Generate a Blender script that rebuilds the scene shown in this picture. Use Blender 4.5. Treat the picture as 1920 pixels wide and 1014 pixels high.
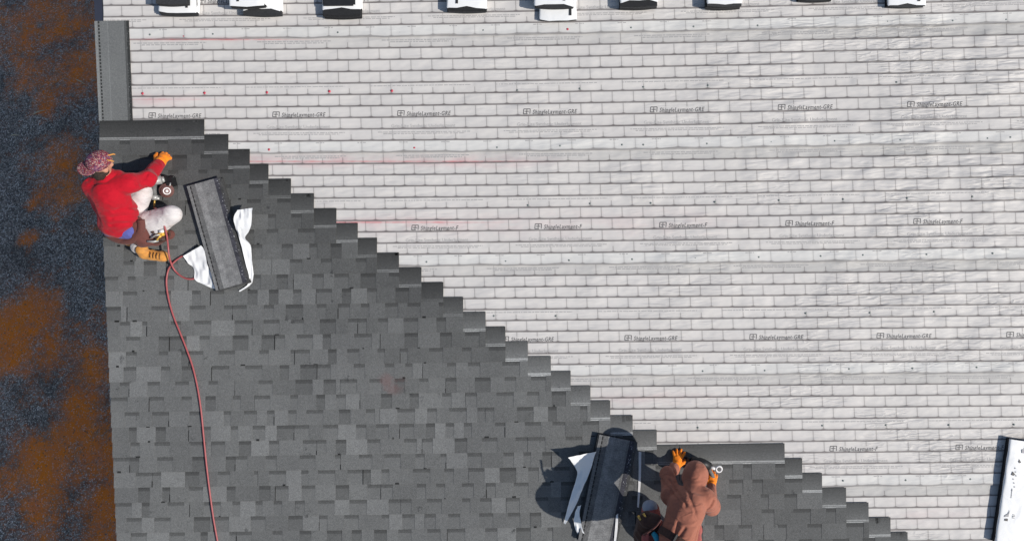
import bpy, bmesh, math, random
import numpy as np
from mathutils import Vector, Matrix, Euler

for o in list(bpy.data.objects):
    bpy.data.objects.remove(o, do_unlink=True)
SC = bpy.context.scene
COL = SC.collection
R = math.radians
random.seed(7)
rng = np.random.default_rng(11)

# ---------------------------------------------------------------- camera, sky, sun, exposure
S = 197.0            # photograph pixels per metre on the roof plane
F = 1400.0           # focal length in photograph pixels
H = F / S            # camera height over the roof plane
PITCH = R(18.4)      # roof pitch
M = Matrix.Rotation(PITCH, 4, 'X')        # roof frame (x along eaves, y up the slope, z = normal) -> world
SUN_AZ, SUN_EL = R(-16), R(41)            # sun direction in the roof frame

cam_d = bpy.data.cameras.new('camera')
cam_d.sensor_width = 36.0
cam_d.lens = 36.0 * F / 1920.0
cam_d.clip_start, cam_d.clip_end = 0.1, 2000
cam = bpy.data.objects.new('camera', cam_d)
COL.objects.link(cam)
cam.matrix_world = M @ Matrix.Translation((0, 0, H))
SC.camera = cam

s_roof = Vector((math.cos(SUN_EL) * math.cos(SUN_AZ), math.cos(SUN_EL) * math.sin(SUN_AZ), math.sin(SUN_EL)))
s_w = (M.to_3x3() @ s_roof).normalized()
sun_d = bpy.data.lights.new('sun', 'SUN')
sun_d.energy, sun_d.angle, sun_d.color = 4.25, R(0.5), (1.0, 0.95, 0.885)
sun = bpy.data.objects.new('sun', sun_d)
COL.objects.link(sun)
sun.rotation_euler = (-s_w).to_track_quat('-Z', 'Y').to_euler()
sun.location = s_w * 40

world = bpy.data.worlds.new('World')
SC.world = world
world.use_nodes = True
wn = world.node_tree
sky = wn.nodes.new('ShaderNodeTexSky')
sky.sky_type = 'NISHITA'
sky.sun_disc = False
sky.sun_elevation = math.asin(s_w.z)
sky.sun_rotation = math.atan2(s_w.x, s_w.y)
sky.air_density, sky.dust_density, sky.ozone_density = 1.0, 0.6, 1.0
bg = wn.nodes['Background']
wn.links.new(sky.outputs[0], bg.inputs[0])
bg.inputs[1].default_value = 0.10

SC.view_settings.view_transform = 'Standard'
SC.view_settings.look = 'None'
SC.view_settings.exposure = 0.0
SC.view_settings.gamma = 1.0
SC.view_settings.use_curve_mapping = False
SC.render.engine = 'CYCLES'
SC.cycles.max_bounces = 6


def P(px, py, z=0.0):
    """roof-frame point at height z seen at photograph pixel px, py"""
    k = (H - z) / F
    return Vector(((px - 960.0) * k, (507.0 - py) * k, z))


# ---------------------------------------------------------------- object helpers
TOPS = []


def link(o, parent=None):
    COL.objects.link(o)
    if parent is not None:
        o.parent = parent
    else:
        TOPS.append(o)
    return o


def thing(name, label, cat, loc=(0, 0, 0), group=None, rz=0.0):
    o = bpy.data.objects.new(name, None)
    o.empty_display_size = 0.1
    o.location = loc
    o.rotation_euler = (0, 0, rz)
    o['label'] = label
    o['category'] = cat
    if group:
        o['group'] = group
    return link(o)


def base_of(parent):
    b = Vector((0, 0, 0))
    while parent is not None:
        b += parent.location
        parent = parent.parent
    return b


def mesh_obj(name, verts, faces, mat, parent=None, smooth=False, local=False, uvs=None, cols=None, loc=None):
    """verts in roof coordinates unless local; one mesh object"""
    off = Vector((0, 0, 0))
    if not local:
        off = base_of(parent) if parent is not None else Vector(loc if loc is not None else (0, 0, 0))
    me = bpy.data.meshes.new(name)
    me.from_pydata([(v[0] - off[0], v[1] - off[1], v[2] - off[2]) for v in verts], [], [tuple(f) for f in faces])
    if smooth:
        me.polygons.foreach_set('use_smooth', [True] * len(me.polygons))
    if uvs is not None:
        uvl = me.uv_layers.new(name='UVMap')
        li = np.empty(len(me.loops), dtype=np.int32)
        me.loops.foreach_get('vertex_index', li)
        uvl.data.foreach_set('uv', np.asarray(uvs, dtype=np.float32)[li].ravel())
    if cols is not None:
        at = me.color_attributes.new(name='Col', type='FLOAT_COLOR', domain='POINT')
        at.data.foreach_set('color', np.asarray(cols, dtype=np.float32).ravel())
    if mat is not None:
        me.materials.append(mat)
    me.update()
    o = bpy.data.objects.new(name, me)
    if parent is None and loc is not None:
        o.location = loc
    return link(o, parent)


class MB:
    """collects simple solids into one mesh"""
    def __init__(self):
        self.v, self.f, self.c = [], [], []

    def quadbox(self, corners, z0, z1, c=None):
        n = len(self.v)
        for z in (z0, z1):
            for p in corners:
                self.v.append((p[0], p[1], z))
        self.f += [(n + 3, n + 2, n + 1, n), (n + 4, n + 5, n + 6, n + 7)]
        for i in range(4):
            j = (i + 1) % 4
            self.f.append((n + i, n + j, n + 4 + j, n + 4 + i))
        if c is not None:
            self.c += [c] * 8

    def box(self, x0, x1, y0, y1, z0, z1, c=None):
        self.quadbox([(x0, y0), (x1, y0), (x1, y1), (x0, y1)], z0, z1, c)

    def hexa(self, p, c=None):
        """8 points: bottom 4 ccw, top 4 ccw"""
        n = len(self.v)
        self.v += [tuple(q) for q in p]
        self.f += [(n + 3, n + 2, n + 1, n), (n + 4, n + 5, n + 6, n + 7)]
        for i in range(4):
            j = (i + 1) % 4
            self.f.append((n + i, n + j, n + 4 + j, n + 4 + i))
        if c is not None:
            self.c += ([c] * 8 if not isinstance(c, list) else c)

    def obox(self, c, ax, ay, az, sx, sy, sz):
        c = Vector(c)
        pts = []
        for k in (-1, 1):
            for i, j in ((-1, -1), (1, -1), (1, 1), (-1, 1)):
                pts.append(c + ax * (i * sx / 2) + ay * (j * sy / 2) + az * (k * sz / 2))
        self.hexa(pts)

    def tube(self, pts, r, seg=8, cap=True):
        pts = [Vector(p) for p in pts]
        n0 = len(self.v)
        up = Vector((0, 0, 1))
        for i, p in enumerate(pts):
            d = (pts[min(i + 1, len(pts) - 1)] - pts[max(i - 1, 0)])
            d = d.normalized() if d.length > 1e-9 else Vector((1, 0, 0))
            a = d.cross(up)
            if a.length < 1e-4:
                a = d.cross(Vector((1, 0, 0)))
            a.normalize()
            b = a.cross(d).normalized()
            rr = r[i] if isinstance(r, (list, tuple)) else r
            for k in range(seg):
                t = 2 * math.pi * k / seg
                self.v.append(tuple(p + (a * math.cos(t) + b * math.sin(t)) * rr))
        for i in range(len(pts) - 1):
            for k in range(seg):
                k2 = (k + 1) % seg
                self.f.append((n0 + i * seg + k, n0 + i * seg + k2, n0 + (i + 1) * seg + k2, n0 + (i + 1) * seg + k))
        if cap:
            self.f.append(tuple(n0 + k for k in range(seg))[::-1])
            self.f.append(tuple(n0 + (len(pts) - 1) * seg + k for k in range(seg)))

    def torus(self, c, ax, R0, r, n=20, m=8):
        c = Vector(c)
        ax = Vector(ax).normalized()
        e1 = ax.orthogonal().normalized()
        e2 = ax.cross(e1)
        n0 = len(self.v)
        for i in range(n):
            t = 2 * math.pi * i / n
            d = e1 * math.cos(t) + e2 * math.sin(t)
            for k in range(m):
                u = 2 * math.pi * k / m
                self.v.append(tuple(c + d * (R0 + r * math.cos(u)) + ax * (r * math.sin(u))))
        for i in range(n):
            for k in range(m):
                self.f.append((n0 + i * m + k, n0 + ((i + 1) % n) * m + k, n0 + ((i + 1) % n) * m + (k + 1) % m, n0 + i * m + (k + 1) % m))

    def build(self, name, mat, parent=None, smooth=False, local=False, loc=None):
        return mesh_obj(name, self.v, self.f, mat, parent, smooth, local, cols=self.c if self.c else None, loc=loc)


def spline(pts, n=12):
    pts = [Vector(p) for p in pts]
    out = []
    for i in range(len(pts) - 1):
        p0, p1, p2, p3 = pts[max(i - 1, 0)], pts[i], pts[i + 1], pts[min(i + 2, len(pts) - 1)]
        for k in range(n):
            t = k / n
            out.append(0.5 * ((2 * p1) + (p2 - p0) * t + (2 * p0 - 5 * p1 + 4 * p2 - p3) * t * t + (3 * p1 - p0 - 3 * p2 + p3) * t ** 3))
    out.append(pts[-1])
    return out


# ---------------------------------------------------------------- material helpers
class NT:
    def __init__(self, name):
        self.m = bpy.data.materials.new(name)
        self.m.use_nodes = True
        self.t = self.m.node_tree
        self.b = self.t.nodes['Principled BSDF']

    def _in(self, sock, v):
        if isinstance(v, bpy.types.NodeSocket):
            self.t.links.new(v, sock)
        elif v is not None:
            sock.default_value = v

    def math(self, op, a, b=None, c=None, clamp=False):
        n = self.t.nodes.new('ShaderNodeMath')
        n.operation = op
        n.use_clamp = clamp
        for i, v in enumerate((a, b, c)):
            if v is not None:
                self._in(n.inputs[i], v)
        return n.outputs[0]

    def sstep(self, lo, hi, x, a=0.0, b=1.0):
        n = self.t.nodes.new('ShaderNodeMapRange')
        n.interpolation_type = 'SMOOTHSTEP'
        self._in(n.inputs[0], x)
        n.inputs[1].default_value, n.inputs[2].default_value = lo, hi
        n.inputs[3].default_value, n.inputs[4].default_value = a, b
        return n.outputs[0]

    def lin(self, lo, hi, x, a=0.0, b=1.0):
        n = self.t.nodes.new('ShaderNodeMapRange')
        self._in(n.inputs[0], x)
        n.inputs[1].default_value, n.inputs[2].default_value = lo, hi
        n.inputs[3].default_value, n.inputs[4].default_value = a, b
        return n.outputs[0]

    def mix(self, f, a, b, blend='MIX'):
        n = self.t.nodes.new('ShaderNodeMix')
        n.data_type = 'RGBA'
        n.blend_type = blend
        self._in(n.inputs[0], f)
        for k, v in ((6, a), (7, b)):
            if isinstance(v, (tuple, list)):
                v = tuple(v) + (1.0,) if len(v) == 3 else v
            self._in(n.inputs[k], v)
        return n.outputs[2]

    def coord(self, kind='Object'):
        n = self.t.nodes.new('ShaderNodeTexCoord')
        return n.outputs[kind]

    def mapping(self, vec, scale=(1, 1, 1), rot=(0, 0, 0), loc=(0, 0, 0)):
        n = self.t.nodes.new('ShaderNodeMapping')
        self._in(n.inputs[0], vec)
        n.inputs[1].default_value, n.inputs[2].default_value, n.inputs[3].default_value = loc, rot, scale
        return n.outputs[0]

    def noise(self, vec, scale, detail=3, rough=0.55, dist=0.0, out=0):
        n = self.t.nodes.new('ShaderNodeTexNoise')
        self._in(n.inputs['Vector'], vec)
        n.inputs['Scale'].default_value = scale
        n.inputs['Detail'].default_value = detail
        n.inputs['Roughness'].default_value = rough
        n.inputs['Distortion'].default_value = dist
        return n.outputs[out]

    def voronoi(self, vec, scale, out='Color', feature='F1'):
        n = self.t.nodes.new('ShaderNodeTexVoronoi')
        n.feature = feature
        self._in(n.inputs['Vector'], vec)
        n.inputs['Scale'].default_value = scale
        return n.outputs[out]

    def sep(self, vec):
        n = self.t.nodes.new('ShaderNodeSeparateXYZ')
        self._in(n.inputs[0], vec)
        return n.outputs

    def ramp(self, f, stops):
        n = self.t.nodes.new('ShaderNodeValToRGB')
        self._in(n.inputs[0], f)
        e = n.color_ramp.elements
        while len(e) < len(stops):
            e.new(0.5)
        for el, (p, c) in zip(e, stops):
            el.position = p
            el.color = tuple(c) + (1.0,)
        return n.outputs[0]

    def attr(self, name='Col', out=0):
        n = self.t.nodes.new('ShaderNodeAttribute')
        n.attribute_name = name
        return n.outputs[out]

    def bump(self, h, strength=0.3, dist=0.01, normal=None):
        n = self.t.nodes.new('ShaderNodeBump')
        n.inputs['Strength'].default_value = strength
        n.inputs['Distance'].default_value = dist
        self._in(n.inputs['Height'], h)
        if normal is not None:
            self._in(n.inputs['Normal'], normal)
        return n.outputs[0]

    def out(self, color=None, rough=None, normal=None, spec=None, metal=None, **kw):
        if color is not None:
            if isinstance(color, (tuple, list)) and len(color) == 3:
                color = tuple(color) + (1.0,)
            self._in(self.b.inputs['Base Color'], color)
        if rough is not None:
            self._in(self.b.inputs['Roughness'], rough)
        if normal is not None:
            self._in(self.b.inputs['Normal'], normal)
        if spec is not None:
            self._in(self.b.inputs['Specular IOR Level'], spec)
        if metal is not None:
            self._in(self.b.inputs['Metallic'], metal)
        for k, v in kw.items():
            self._in(self.b.inputs[k.replace('_', ' ')], v)
        return self.m


def simple(name, c, rough=0.6, var=0.15, scale=30, bump=0.0, spec=0.4, metal=0.0):
    n = NT(name)
    co = n.coord()
    f = n.noise(co, scale, 4)
    col = n.mix(f, tuple(x * (1 - var) for x in c), tuple(min(1, x * (1 + var)) for x in c))
    nb = n.bump(n.noise(co, scale * 3, 3), bump, 0.01) if bump else None
    return n.out(col, rough, nb, spec, metal)


def fabric(name, c, fold=0.35, scale=9, spec=0.15, weave=0.15, dirt=None):
    n = NT(name)
    co = n.coord()
    f = n.noise(co, 14, 4)
    col = n.mix(f, tuple(x * 0.88 for x in c), tuple(min(1, x * 1.1) for x in c))
    if dirt:
        col = n.mix(n.sstep(0.5, 0.72, n.noise(co, 7, 5)), col, dirt)
    h = n.noise(n.mapping(co, (1, 1.8, 1), (0.4, 0.2, 0.5)), scale, 2, 0.4, 0.7)
    b1 = n.bump(h, fold, 0.05)
    b2 = n.bump(n.noise(co, 350, 2), weave, 0.002, b1)
    return n.out(col, 0.85, b2, spec, Sheen_Weight=0.1)


# ---------------------------------------------------------------- ground
def mat_ground():
    n = NT('gravel and red clay')
    co = n.coord()
    v1 = n.voronoi(n.mapping(co, (1, 1, .6)), 42, 'Color')
    s1 = n.sep(v1)[0]
    v2 = n.voronoi(co, 88, 'Color')
    s2 = n.sep(v2)[1]
    stone = n.mix(n.math('POWER', s1, 1.6), (0.14, 0.118, 0.10), (0.46, 0.39, 0.33))
    stone = n.mix(n.sstep(0.86, 0.93, s2), stone, (0.92, 0.86, 0.78))
    wet = n.sstep(0.40, 0.70, n.noise(co, 1.7, 6, 0.65))
    stone = n.mix(n.math('MULTIPLY', wet, 0.6), stone, (0.095, 0.080, 0.066))
    cn = n.noise(co, 5.5, 7, 0.7)
    clay = n.mix(n.sstep(0.32, 0.68, cn), (0.80, 0.24, 0.080), (1.0, 0.26, 0.016))
    clay = n.mix(n.sstep(0.60, 0.70, n.noise(co, 30, 3)), clay, (0.22, 0.12, 0.09))
    a = n.attr('Col')
    m = n.math('ADD', n.sep(a)[0], n.math('MULTIPLY', n.math('SUBTRACT', n.noise(co, 2.3, 8, 0.78), 0.5), 2.3))
    m = n.math('ADD', m, n.math('MULTIPLY', n.math('SUBTRACT', s1, 0.5), -0.30))
    mask = n.sstep(0.15, 1.05, m)
    mask = n.math('MULTIPLY', mask, n.sstep(0.90, 0.95, s2, 1, 0.55))
    col = n.mix(mask, stone, clay)
    dst = n.voronoi(co, 42, 'Distance')
    bmp = n.bump(n.math('MULTIPLY', dst, n.lin(0, 1, mask, -1.0, -0.25)), 0.7, 0.02)
    bmp = n.bump(n.noise(co, 3.5, 5), 0.5, 0.12, bmp)
    return n.out(col, 0.9, bmp, 0.25)


EAVE_Y, RIDGE_Y = -6.6, 4.35  # unseen eave lengthened downslope so the house keeps the ground in shade
EAVE_W = M @ Vector((0, EAVE_Y, 0))
GROUND_Z = EAVE_W.z - 2.75


def ground_hit(px, py):
    d = M.to_3x3() @ Vector(((px - 960) / F, (507 - py) / F, -1.0))
    o = M @ Vector((0, 0, H))
    t = (GROUND_Z - o.z) / d.z
    return o + d * t


# patches of wet red clay, where the photograph shows them: pixel, radius in metres, weight
CLAY = [(90, 40, 1.1, .66), (160, 130, .7, .68), (60, 130, .6, .62), (185, 90, .5, .66), (90, 190, .35, .6), (160, 250, .45, .3),
        (110, 300, .5, .68), (120, 360, .45, .66), (55, 445, .18, .8), (60, 378, .15, .7), (180, 420, .3, .35), (95, 170, .3, .6),
        (60, 590, .5, .95), (20, 650, .55, 1.0), (90, 640, .5, .75), (30, 600, .4, .8), (170, 690, .42, .85), (150, 745, .3, .8), (190, 620, .3, .45),
        (60, 725, .25, .45), (150, 800, .55, .7), (90, 870, .55, .95), (190, 850, .5, .9), (75, 940, .4, .8), (200, 950, .45, .95),
        (20, 905, .4, .55), (195, 1000, .4, .9), (80, 1010, .3, .7), (110, 830, .3, .8), (40, 840, .35, .5)]
GH = [(ground_hit(a, b), r, w) for a, b, r, w in CLAY]


def build_ground():
    fx = np.arange(-9.5, -1.9, 0.14)
    xs = np.concatenate([np.array([-600, -200, -60, -25, -14]), fx, np.array([3, 12, 30, 80, 250, 600])])
    fy = np.arange(-7.5, 9.0, 0.14)
    ys = np.concatenate([np.array([-600, -200, -60, -20, -11]), fy, np.array([14, 30, 80, 250, 600])])
    verts, cols = [], []
    for y in ys:
        for x in xs:
            c = 0.0
            for g, r, w in GH:
                d2 = ((x - g.x) ** 2 + (y - g.y) ** 2) / (r * r * 1.15)
                if d2 < 9:
                    c = max(c, w * math.exp(-d2)) + 0.12 * w * math.exp(-d2)
            near = -9.5 < x < -1.9 and -7.5 < y < 9.0
            z = GROUND_Z + (0.025 * math.sin(x * 3.1 + y * 1.7) + 0.02 * math.sin(y * 4.3 - x * 2.2) if near else 0)
            verts.append((x, y, z))
            cols.append((c, 0, 0, 1))
    nx = len(xs)
    faces = [(j * nx + i, j * nx + i + 1, (j + 1) * nx + i + 1, (j + 1) * nx + i) for j in range(len(ys) - 1) for i in range(nx - 1)]
    o = mesh_obj('ground', verts, faces, mat_ground(), None, True, cols=cols)
    TOPS.remove(o)                       # stays in world coordinates
    o['kind'] = 'structure'
    o['label'] = 'dark bluish gravel with patches of wet orange clay beside the house'


build_ground()

# ---------------------------------------------------------------- house: walls, deck, underlayment, shingles
house = thing('house', 'gable house whose roof is half covered in grey shingles over white underlayment', 'house', (0, 0, 0))
RK = 0.0445                                  # rake edge runs slightly out of square


def rake_px(y):
    return 177.0 + RK * y


m_wood = simple('raw pine board', (0.42, 0.29, 0.16), 0.75, 0.25, 12, 0.1)
m_ply = simple('roof plywood', (0.36, 0.26, 0.15), 0.8, 0.25, 8, 0.1)
m_dark_metal = simple('dark painted metal', (0.035, 0.04, 0.06), 0.5, 0.2, 10, 0, 0.4)


def mat_siding():
    n = NT('lap siding')
    co = n.coord()
    z = n.sep(co)[2]
    fr = n.math('FRACT', n.math('MULTIPLY', z, 6.5))
    col = n.mix(n.noise(co, 5, 4), (0.50, 0.47, 0.42), (0.58, 0.55, 0.50))
    col = n.mix(n.sstep(0.94, 0.99, fr), col, (0.2, 0.19, 0.17))
    return n.out(col, 0.7, n.bump(n.math('MULTIPLY', fr, -1), 0.5, 0.03), 0.3)


XR = 8.2                                     # right end of the roof


def rake_x(Y):
    return (rake_px(507 - Y * S) - 960) / S


# deck slab and back slope, in roof coordinates
deck = MB()
deck.quadbox([(rake_x(EAVE_Y), EAVE_Y), (XR, EAVE_Y), (XR, RIDGE_Y), (rake_x(RIDGE_Y), RIDGE_Y)], -0.022, -0.004)
deck.build('roof_deck', m_ply, house)
ridge_w = M @ Vector((0, RIDGE_Y, -0.004))
Minv = M.inverted()
back = MB()
bl, br = rake_x(RIDGE_Y), XR
run = (RIDGE_Y - EAVE_Y) * math.cos(PITCH)
pts = []
for dz in (-0.02, 0.0):
    for (x, y, z) in ((bl, ridge_w.y + .004, ridge_w.z), (br, ridge_w.y + .004, ridge_w.z), (br, ridge_w.y + run, EAVE_W.z), (bl, ridge_w.y + run, EAVE_W.z)):
        pts.append(Minv @ Vector((x, y, z + dz)))
back.hexa(pts)
back.build('back_roof_slope', simple('back slope felt', (0.5, 0.49, 0.48), 0.6), house)

tr = MB()
for (ya, yb) in ((EAVE_Y, RIDGE_Y),):
    tr.quadbox([(rake_x(ya) + .015, ya), (rake_x(ya) + .05, ya), (rake_x(yb) + .05, yb), (rake_x(yb) + .015, yb)], -0.20, -0.024)
tr.build('rake_board', simple('white rake board', (0.55, 0.54, 0.52), 0.6), house)
de = MB()
de.quadbox([(rake_x(EAVE_Y) + .002, EAVE_Y), (rake_x(EAVE_Y) + .075, EAVE_Y), (rake_x(RIDGE_Y) + .075, RIDGE_Y), (rake_x(RIDGE_Y) + .002, RIDGE_Y)], -0.003, 0.0)
de.quadbox([(rake_x(EAVE_Y) - .004, EAVE_Y), (rake_x(EAVE_Y) + .002, EAVE_Y), (rake_x(RIDGE_Y) + .002, RIDGE_Y), (rake_x(RIDGE_Y) - .004, RIDGE_Y)], -0.06, 0.0)
de.build('drip_edge', m_dark_metal, house)
fb = MB()
fb.box(rake_x(EAVE_Y) + .052, XR - .05, EAVE_Y - 0.03, EAVE_Y - 0.002, -0.2, -0.02)
fb.build('fascia_board', simple('white fascia board', (0.55, 0.54, 0.52), 0.6), house)


def world_prism(name, poly_yz, x0, x1, mat):
    """prism along world x with a y,z outline given in world coordinates"""
    v = [Minv @ Vector((x0, y, z)) for y, z in poly_yz] + [Minv @ Vector((x1, y, z)) for y, z in poly_yz]
    k = len(poly_yz)
    f = [tuple(range(k))[::-1], tuple(range(k, 2 * k))] + [(i, (i + 1) % k, k + (i + 1) % k, k + i) for i in range(k)]
    return mesh_obj(name, v, f, mat, house)


m_sid = mat_siding()
yE, yR = EAVE_W.y + 0.45, ridge_w.y
zE = EAVE_W.z - 0.05 + 0.45 * math.tan(PITCH)
zR = ridge_w.z - 0.05
gab = [(yE, GROUND_Z - .2), (2 * yR - yE, GROUND_Z - .2), (2 * yR - yE, zE), (yR, zR), (yE, zE)]
xg = rake_x(EAVE_Y) + 0.42
world_prism('gable_wall', gab, xg, xg + .15, m_sid)
world_prism('gable_wall', gab, XR - .6, XR - .45, m_sid)
ev = [(yE + .002, GROUND_Z - .2), (yE + .15, GROUND_Z - .2), (yE + .15, zE - .02), (yE + .002, zE - .02)]
world_prism('eave_wall', ev, xg + .152, XR - .602, m_sid)
ev2 = [(2 * yR - a, b) for a, b in ev][::-1]
world_prism('eave_wall', ev2, xg + .152, XR - .602, m_sid)


# ---- underlayment
def mat_underlay():
    n = NT('printed white underlayment')
    uv = n.sep(n.coord('UV'))
    co = n.coord()
    X, Y, _ = n.sep(co)
    u, v = uv[0], uv[1]
    v = n.math('ADD', v, 40.0)
    u = n.math('ADD', u, 600.0)
    wob = n.math('MULTIPLY', n.math('SUBTRACT', n.noise(co, 3.0, 2), 0.5), 0.05)
    v = n.math('ADD', v, wob)
    row = n.math('FLOOR', v)
    fv = n.math('FRACT', v)
    par = n.math('MODULO', row, 2.0)
    rim = n.math('MODULO', row, 10.0)
    fu = n.math('FRACT', n.math('ADD', u, n.math('MULTIPLY', par, 0.5)))
    dx = n.math('MULTIPLY', n.math('ABSOLUTE', n.math('SUBTRACT', fu, 0.5)), 2.0)
    dx6 = n.math('POWER', dx, 7.0)
    bot = n.math('SUBTRACT', 0.860, n.math('MULTIPLY', dx6, 0.09))
    t = n.math('SUBTRACT', fv, bot)
    line = n.sstep(-0.05, 0.04, t)
    line = n.math('MULTIPLY', line, n.sstep(0.985, 1.0, fv, 1, 0.35))
    joint = n.sstep(0.94, 0.985, dx)

    def isrow(k):
        return n.math('COMPARE', rim, float(k), 0.1)
    r9 = isrow(9)
    prt = n.math('MAXIMUM', n.math('MAXIMUM', isrow(0), isrow(4)), isrow(8))
    u6 = n.math('FRACT', n.math('MULTIPLY', u, 1 / 6.0))
    inprint = n.math('MULTIPLY', prt, n.sstep(0.70, 0.72, u6, 1, 0))
    jv = n.math('SUBTRACT', 1.0, n.math('MULTIPLY', inprint, n.sstep(0.36, 0.42, fv, 1, 0)))
    logo = n.math('MULTIPLY', isrow(6), n.math('MULTIPLY', n.sstep(0.10, 0.12, u6), n.sstep(0.40, 0.42, u6, 1, 0)))
    jv = n.math('MULTIPLY', jv, n.math('SUBTRACT', 1.0, n.math('MULTIPLY', logo, n.sstep(0.34, 0.40, fv))))
    joint = n.math('MULTIPLY', n.math('MULTIPLY', joint, jv), n.lin(0, 1, r9, 0.62, 0.4))
    lstr = n.math('MULTIPLY', line, n.lin(0, 1, r9, 1.0, 0.75))
    fade = n.lin(0.35, 0.65, n.noise(co, 4, 4), 0.80, 1.0)
    dark = n.math('MULTIPLY', n.math('MAXIMUM', joint, lstr), fade)
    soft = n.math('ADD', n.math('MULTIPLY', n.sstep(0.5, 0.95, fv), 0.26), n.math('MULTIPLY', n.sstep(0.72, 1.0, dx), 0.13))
    base = n.mix(n.noise(co, 1.3, 4), (0.560, 0.535, 0.508), (0.650, 0.622, 0.592))
    base = n.mix(n.math('MULTIPLY', r9, 0.6), base, (0.66, 0.655, 0.625))
    base = n.mix(n.math('MULTIPLY', isrow(0), n.lin(-3.5, 4.5, X, 0.20, 0.95)), base, (0.49, 0.475, 0.450))  # show-through grey below the lap, plus wrinkle shade painted in towards the right
    grime = n.sstep(0.55, 0.8, n.noise(n.mapping(co, (0.5, 2.2, 1)), 1.6, 5))
    base = n.mix(n.math('MULTIPLY', grime, 0.25), base, (0.50, 0.49, 0.48))
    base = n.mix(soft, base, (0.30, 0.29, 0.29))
    # red chalk: snapped lines and the dust round them (line y at x=0 px-wise, slope, x range)
    dust_n = n.sstep(0.30, 0.72, n.noise(n.mapping(co, (1, 3.0, 1)), 3.2, 5, 0.6))
    for (yl, x0, x1, w, st, ls) in ((75, 200, 640, 0.018, .30, .75), (187, 240, 470, 0.05, .45, .5), (303, 300, 1130, 0.045, .42, .55), (417, 560, 1010, 0.03, .50, .9), (420, 700, 1500, .10, .16, .0), (745, 1150, 1420, .05, .25, .2), (960, 1700, 1960, .09, .15, 0)):
        Yl = (507 - yl) / S
        dy = n.math('ABSOLUTE', n.math('SUBTRACT', Y, Yl))
        xf = n.math('MULTIPLY', n.sstep((x0 - 60 - 960) / S, (x0 + 30 - 960) / S, X), n.sstep((x1 - 250 - 960) / S, (x1 - 960) / S, X, 1, 0))
        g = n.math('MULTIPLY', n.math('MULTIPLY', n.sstep(0.0, w * 2.2, dy, 1, 0), dust_n), n.math('MULTIPLY', xf, st * 1.1))
        base = n.mix(n.math('MULTIPLY', g, 0.75), base, (0.62, 0.25, 0.27))
        if ls:
            ln = n.math('MULTIPLY', n.math('MULTIPLY', n.sstep(0.002, 0.008, dy, 1, 0), xf), n.lin(0.3, 0.7, n.noise(co, 12, 3), ls * .25, min(1.0, ls * 1.2)))
            base = n.mix(ln, base, (0.60, 0.09, 0.11))
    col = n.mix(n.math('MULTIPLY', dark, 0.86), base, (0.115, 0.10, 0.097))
    # wrinkles pulled diagonally across the sheet, more to the upper right
    wr = n.noise(n.mapping(co, (2.2, 11.0, 1), (0, 0, R(-34))), 1.5, 2, 0.45, 0.3)
    wmask = n.math('MULTIPLY', n.lin(-3.0, 4.5, X, 0.12, 1.9), n.math('MULTIPLY', n.sstep(0.42, 0.62, n.noise(co, 0.9, 3)), n.sstep(-1.4, 0.6, Y, 0.25, 1.0)))
    hgt = n.math('MULTIPLY', wr, wmask)
    cr = n.noise(n.mapping(co, (5.0, 30.0, 1), (0, 0, R(-40))), 1.1, 2, 0.4, 0.4)
    cr = n.math('ABSOLUTE', n.math('SUBTRACT', cr, 0.5))
    cmask = n.math('MULTIPLY', n.sstep(0.0, 4.2, X), n.sstep(0.50, 0.60, n.noise(n.mapping(co, (0.7, 1.6, 1)), 1.3, 3)))
    hgt = n.math('ADD', hgt, n.math('MULTIPLY', n.math('MULTIPLY', cr, cmask), -1.3))
    hgt = n.math('ADD', hgt, n.math('MULTIPLY', n.noise(n.mapping(co, (1, 2.2, 1), (0, 0, R(-12))), 1.9, 3), 1.15))
    nb = n.bump(hgt, 0.75, 0.034)
    return n.out(col, 0.5, nb, 0.16)


M_UL = mat_underlay()
m_ink = simple('faded black print', (0.10, 0.097, 0.097), 0.6, 0.3, 20)
m_ink2 = simple('pale grey print', (0.37, 0.358, 0.35), 0.6, 0.2, 20)
m_capg = simple('grey green cap nail plastic', (0.16, 0.19, 0.18), 0.5, 0.3, 40)
m_capr = simple('red cap nail plastic', (0.50, 0.05, 0.08), 0.5, 0.2, 40)

LAPS = {1: [(330, 75), (600, 74.5), (1000, 66), (1140, 63), (1920, 45)],
        2: [(250, 290), (600, 288), (940, 284.5), (1440, 277.5), (1920, 267)],
        3: [(300, 504), (900, 499), (1200, 496), (1420, 491), (1920, 487)],
        4: [(300, 712), (1150, 704), (1420, 702.5), (1920, 698.6)],
        5: [(300, 918), (1600, 911), (1780, 909), (1920, 907)]}
PF = {k: np.polyfit([a for a, b in v], [b for a, b in v], 2) for k, v in LAPS.items()}
for k in (0, -1):
    PF[k] = PF[k + 1] - np.array([0, 0, 213.0])
PF[6] = PF[5] + np.array([0, 0, 208.0])
PF[7] = PF[6] + np.array([0, 0, 208.0])
for k in (8, 9, 10):
    PF[k] = PF[k - 1] + np.array([0, 0, 208.0 if k < 10 else 60.0])
LOGOS = {0: [372, 606, 841, 1075, 1312, 1551, 1796], 1: [279, 512, 747, 981, 1218, 1457, 1701], 2: [772, 1003, 1236, 1472, 1712],
         3: [1171, 1405, 1643, 1886], 4: [1555, 1791], -1: [372, 606, 841, 1075, 1312, 1551, 1796], 5: [1555, 1791], 6: [1555, 1791], 7: [1555, 1791], 8: [1555, 1791]}
SLANT = 0.040


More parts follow.
